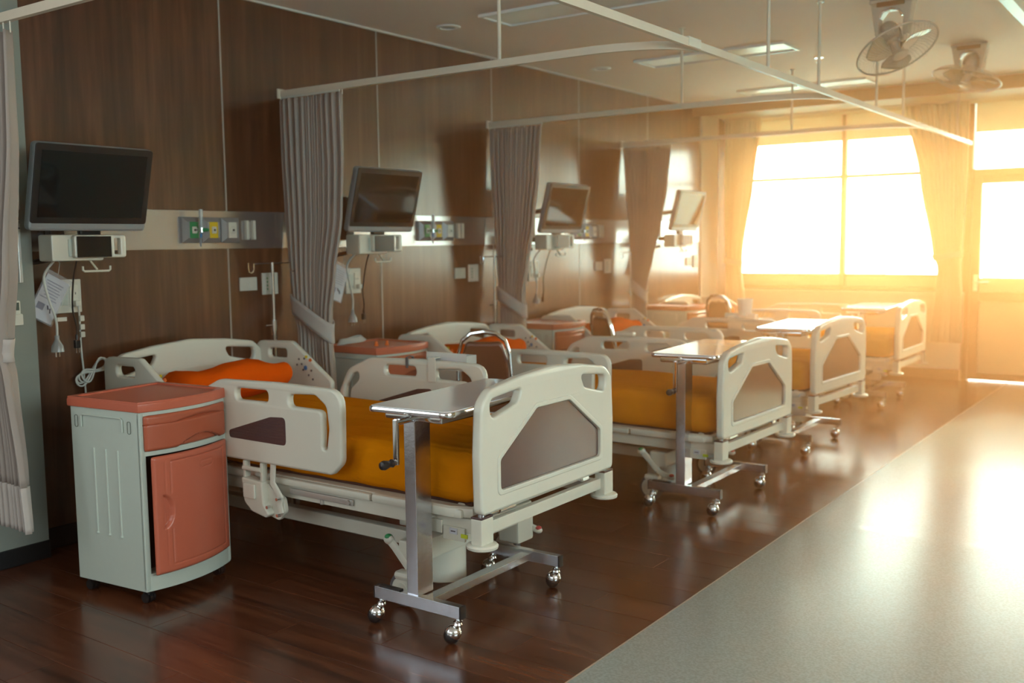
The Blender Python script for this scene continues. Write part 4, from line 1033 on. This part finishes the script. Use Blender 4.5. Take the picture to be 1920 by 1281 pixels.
curtain('hanging_curtain', 'grey privacy curtain at the left picture edge before the grey wall', None, [2.19, 1.8, 1.33, 1.06, .98, .90, .52, .29], [.25, .25, .22, .20, .19, .21, .19, .17], [.715, .705, .63, .575, .555, .580, .635, .655], 14, .024, CURT, 'privacy curtains tied at the wall', 1.985, tie=(1.02, 1.00, .09), hem=.47, hemm=CURTB, seed=12, head=2.225)
zw = [2.64, 1.95, 1.25, 1.10, .82, .40]
curtain('window_curtain', 'cream window curtain tied back at the left of the window', None, zw, [.02, .02, .04, .05, .05, .04], [.42, .345, .235, .22, .26, .28], 9, .028, WCURT, 'cream curtains at the far window', 9.98, tie=(1.18, 1.14, .06), hemm=WCURT, seed=21)
curtain('window_curtain', 'cream window curtain tied back between the window and the door', None, zw, [1.83, 1.98, 2.11, 2.16, 2.14, 2.10], [2.40, 2.40, 2.37, 2.36, 2.385, 2.40], 11, .028, WCURT, 'cream curtains at the far window', 10.05, tie=(1.20, 1.24, .06), hemm=WCURT, seed=23)
tag(MB().barpath([(0.0, 10.0, 2.648), (2.46, 10.05, 2.648)], .04, .018).build('window_curtain_track', FARW), 'cream track under the soffit carrying the window curtains', 'curtain track')

# ================================================================== CURTAIN RAILS
RAILM = mat('cream_rail_enamel', (.68, .60, .48), .35)
ZR = 2.2385
def rods(t, pts, base):
    for (x, y) in pts:
        b = MB(); b.cyl((x - base[0], y - base[1], .012), (x - base[0], y - base[1], CEIL - ZR - .004), .009, n=12)
        b.cyl((x - base[0], y - base[1], CEIL - ZR - .010), (x - base[0], y - base[1], CEIL - ZR - .001), .022, n=14); b.build('drop_rod', RAILM, t)
t = empty('curtain_rail', (2.452, 2.0, ZR), 'long straight ceiling rail running over the bed feet', 'curtain rail', 'ceiling curtain rails')
MB().barpath([(0, -.9, 0), (0, 2.05, 0)], .022, .034).build('rail', RAILM, t, smooth=0); MB().barpath([(0, 2.05, 0), (0, 7.88, 0)], .022, .034).build('rail', RAILM, t, smooth=0)
MB().box((0, 2.05, .004), (.032, .12, .040), .003).build('joiner', WHITE, t)
rods(t, [(2.452, y) for y in (2.9, 4.93, 5.70, 6.85, 7.52, 9.3)], (2.452, 2.0))
for k, (y, lab) in enumerate(((1.985, 'ceiling curtain rail at the top left corner over the grey curtain'), (3.90, 'ceiling curtain rail curving from the first tied curtain to the long rail'), (5.85, 'ceiling curtain rail curving from the second tied curtain'), (7.82, 'ceiling curtain rail curving from the third tied curtain'))):
    x0 = .1 if k == 0 else 0.0
    t = empty('curtain_rail', (x0, y, ZR), lab, 'curtain rail', 'ceiling curtain rails')
    P = [(0.004, 0, 0)] + [(q, 0, 0) for q in (.5, 1.0, 1.5, 1.95 - x0)]
    R0 = .45
    for i in range(1, 9):
        a = (PI / 2) * i / 8; P.append((2.428 - x0 - R0 + R0 * math.sin(a), R0 * .55 * (1 - math.cos(a)), 0))
    MB().barpath(P, .022, .034).build('rail', RAILM, t, smooth=30)
    if k: MB().box((.24, 0, -.022), (.46, .012, .012), .002).build('header_track', WHITE, t)
    MB().box((.006, 0, 0), (.012, .05, .055), .003).build('wall_flange', RAILM, t)
    rods(t, [(1.53, y)], (x0, y))

# ================================================================== CEILING FITTINGS
for k, (y, lab) in enumerate(((4.94, 'recessed ceiling light nearest the camera, switched off'), (6.83, 'second recessed ceiling light, glowing with reflected window light'), (8.74, 'farthest recessed ceiling light by the soffit'))):
    t = empty('ceiling_light', (1.31, y, CEIL), lab, 'ceiling light', 'long recessed ceiling lights')
    b = MB()
    for s_ in (-1, 1): b.box((0, s_ * .155, -.008), (1.14, .02, .018), .002); b.box((s_ * .56, 0, -.008), (.02, .29, .018), .002)
    b.build('frame', DIFF, t); MB().box((0, 0, -.004), (1.10, .29, .006), .001).build('diffuser', DIFF, t)
for (x, y, lab) in ((.402, 4.915, 'round recessed downlight near the wood wall, closer one'), (.384, 6.805, 'round recessed downlight near the wood wall, farther one')):
    t = empty('downlight', (x, y, CEIL), lab, 'ceiling light', 'round downlights')
    MB().lathe([(.045, -.002), (.050, -.010), (.072, -.008), (.078, -.001)], (0, 0, 0), 28).build('trim_ring', DIFF, t); MB().cyl((0, 0, -.001), (0, 0, -.004), .046, n=24).build('lens', SILVER, t)
t = empty('sprinkler_head', (1.872, 7.42, CEIL), 'small sprinkler head on the ceiling beside a drop rod', 'sprinkler')
MB().lathe([(0, -.001), (.035, -.001), (.033, -.008), (.012, -.010), (.010, -.03), (0, -.03)], (0, 0, 0), 18).build('escutcheon', CHROME, t); MB().cyl((0, 0, -.034), (0, 0, -.038), .016, n=12).build('deflector', CHROME, t)
# ceiling fans
def make_fan():
    t = empty('ceiling_fan', (0, 0, 0), '', 'fan', 'caged orbit fans on the ceiling')
    MB().box((0, 0, -.012), (.235, .13, .024), .008).build('mount', FANM, t)
    MB().box((0, -.062, -.030), (.15, .012, .026), .004).build('control_strip', mat('brown_fan_strip', (.22, .10, .04), .4), t)
    me = plate_mesh(rpoly([(-.118, 0, .01), (.118, 0, .01), (.085, -.20, .02), (.062, -.20, .015), (.066, -.10, .02), (.035, -.055, .03), (-.035, -.055, .03), (-.066, -.10, .02), (-.062, -.20, .015), (-.085, -.20, .02)]), [], .09, .006)
    b = MB(); b.add_mesh(me, XZ); b.build('yoke', FANM, t)
    b = MB(); b.tube([(-.062, -.047, -.10), (-.045, -.048, -.068), (0, -.049, -.056), (.045, -.048, -.068), (.062, -.047, -.10)], .006, 8); b.build('chrome_arch', CHROME, t)
    return t
def fan_head(t, tilt, axis_rz, drop=0.0):
    hd = MB(); hd.sph((0, 0, .035), .058, 18, 12, (1, 1, 1.25)); hd.cyl((0, 0, -.02), (0, 0, .03), .052, n=20)
    Mt = Matrix.Translation((0, 0, -.165 - drop)) @ Matrix.Rotation(axis_rz, 4, 'Z') @ Matrix.Rotation(tilt, 4, 'X')
    bmesh.ops.transform(hd.bm, matrix=Mt, verts=hd.bm.verts); h_ = hd.build('motor_head', FANM, t)
    Mc = Mt @ Matrix.Translation((0, 0, -.075))
    R0 = .225
    def circ(r, z, n=40): return [(r * math.cos(2 * PI * i / n), r * math.sin(2 * PI * i / n), z) for i in range(n)]
    b = MB(); b.tube(circ(R0, 0), .006, 7, closed=True); bmesh.ops.transform(b.bm, matrix=Mc, verts=b.bm.verts); g = b.build('guard_ring', FANM, t)
    b = MB()
    for i in range(60):
        a = 2 * PI * i / 60; ca, sa = math.cos(a), math.sin(a)
        for s_ in (1, -1):
            pr = [(.045, .052), (.13, .050), (.195, .035), (R0, 0)]
            b.tube([(r * ca, r * sa, s_ * z) for r, z in pr], .0011, 3)
    for s_ in (1, -1): b.tube(circ(.15, s_ * .047, 30), .0013, 3, closed=True)
    bmesh.ops.transform(b.bm, matrix=Mc, verts=b.bm.verts); o = b.build('guard_wires', FANM, t, smooth=60); o['kind'] = 'stuff'
    b = MB(); b.lathe([(0, -.054), (.035, -.053), (.045, -.048), (.045, -.040)], (0, 0, 0), 20); bmesh.ops.transform(b.bm, matrix=Mc, verts=b.bm.verts); b.build('badge', FANM, t)
    b = MB(); b.cyl((0, 0, -.03), (0, 0, .03), .034, n=18); bmesh.ops.transform(b.bm, matrix=Mc, verts=b.bm.verts); b.build('hub', FANM, t)
    for k in range(3):
        b = MB(); a0 = k * 2 * PI / 3 + .5
        def f(u, v):
            r = .03 + .165 * u; wdt = .35 + .75 * math.sin(PI * min(1, u * .8 + .1)); a = a0 + (v - .5) * wdt + u * .5
            return Vector((r * math.cos(a), r * math.sin(a), (v - .5) * .045))
        b.grid(f, 10, 10); bmesh.ops.transform(b.bm, matrix=Mc, verts=b.bm.verts); b.build('blade', mat('fan_blade_plastic', (.50, .40, .28), .22), t, smooth=80, solid=.003)
f1 = make_fan(); f1.location = (2.79, 5.93, CEIL); f1['label'] = 'caged ceiling fan nearer the camera, tilted toward the left'
fan_head(f1, math.radians(-30), math.radians(60), .045)
f2 = make_fan(); f2.location = (2.87, 7.6, CEIL); f2['label'] = 'caged ceiling fan nearer the window and door, tilted right'
fan_head(f2, math.radians(-16), math.radians(-50))
# ceiling cassette at the upper right corner
t = empty('air_conditioner', (3.76, 6.25, CEIL), 'white ceiling air conditioner cassette cut by the top right corner', 'air conditioner')
MB().box((0, 0, -.018), (.95, 1.46, .036), .008).build('panel', WHITE, t); MB().box((0, 0, -.040), (.50, .80, .010), .004).build('intake_grille', CABW, t)
for s_ in (-1, 1): MB().box((s_ * .37, 0, -.038), (.06, 1.0, .006), .002).build('louvre', mat('brown_louvre', (.20, .09, .05), .5), t)

# ================================================================== SMALL THINGS ON THE BEDS
def rail_tray(x, y, z, lab, packet):
    t = empty('rail_tray', (x, y, z), lab, 'tray', 'clip-on trays on the far rails')
    CLR = mat('clear_tray_plastic', (.75, .76, .72), .2, alpha=.45)
    b = MB(); b.box((0, .055, -.045), (.24, .075, .006), .002); b.box((0, .092, -.01), (.24, .004, .07), .001); b.box((-.12, .055, -.01), (.004, .075, .07), .001); b.box((.12, .055, -.01), (.004, .075, .07), .001); b.box((0, .02, -.005), (.24, .004, .08), .001)
    b.build('clear_basket', CLR, t)
    MB().box((-.055, -.022, -.045), (.045, .006, .115), .002).build('strap', WHITE, t); MB().box((-.055, .0, .011), (.045, .048, .005), .002).build('strap_top', WHITE, t)
    if packet: MB().box((-.01, .052, -.005), (.11, .05, .035), .008).build('lilac_packet', LILAC, t)
    return t
ty = 3.125 + .453
rail_tray(1.42, ty, .848, 'clear clip-on tray with lilac packet on the far rail of the nearest bed', True)
t = empty('rail_hook', (1.21, ty, .848), 'small grey hook over the far rail of the nearest bed', 'hook')
b = MB(); b.tube([(0, .022, -.03), (0, .022, .004), (0, 0, .010), (0, -.022, .004), (0, -.022, -.045)], .006, 6, flat=(.004, .008)); b.build('hook', RUB, t)
t3 = rail_tray(1.33, 7.275, .793, 'small clip-on tray on the far rail of the third bed, under the white beaker', False)
b = MB(); b.lathe([(0, 0), (.044, 0), (.048, .004), (.060, .128), (.063, .13), (.060, .133), (.056, .128), (.045, .008), (0, .006)], (0, 0, 0), 26)
o = b.build('beaker', mat('white_beaker', (.85, .85, .82), .35)); tag(o, 'white tapered plastic beaker on the far rail tray of the third bed', 'cup'); o.location = (1.36, 7.33, .806)
o = MB().box((0, 0, 0), (.13, .045, .03), .01).build('rail_remote', WHITE); tag(o, 'white remote resting across the far rail of the second bed', 'remote'); o.location = (1.30, 5.535, .808)

# the haze volumes: closed boxes added inside the room walls, imitating lens flare
for ya, dn, lab in ((2.0, .060, 'faint golden haze added over the ward beds to imitate lens flare'), (4.8, .055, 'denser golden haze added before the bright window to imitate lens flare')):
    o = MB().box((XR / 2 - .1, (Y1 + ya) / 2, CEIL / 2), (XR + .1, Y1 - ya - .02, CEIL - .02)).build('glow', flare_mat('flare_glow', dn), None, smooth=0)
    tag(o, lab, 'glow', kind='stuff')
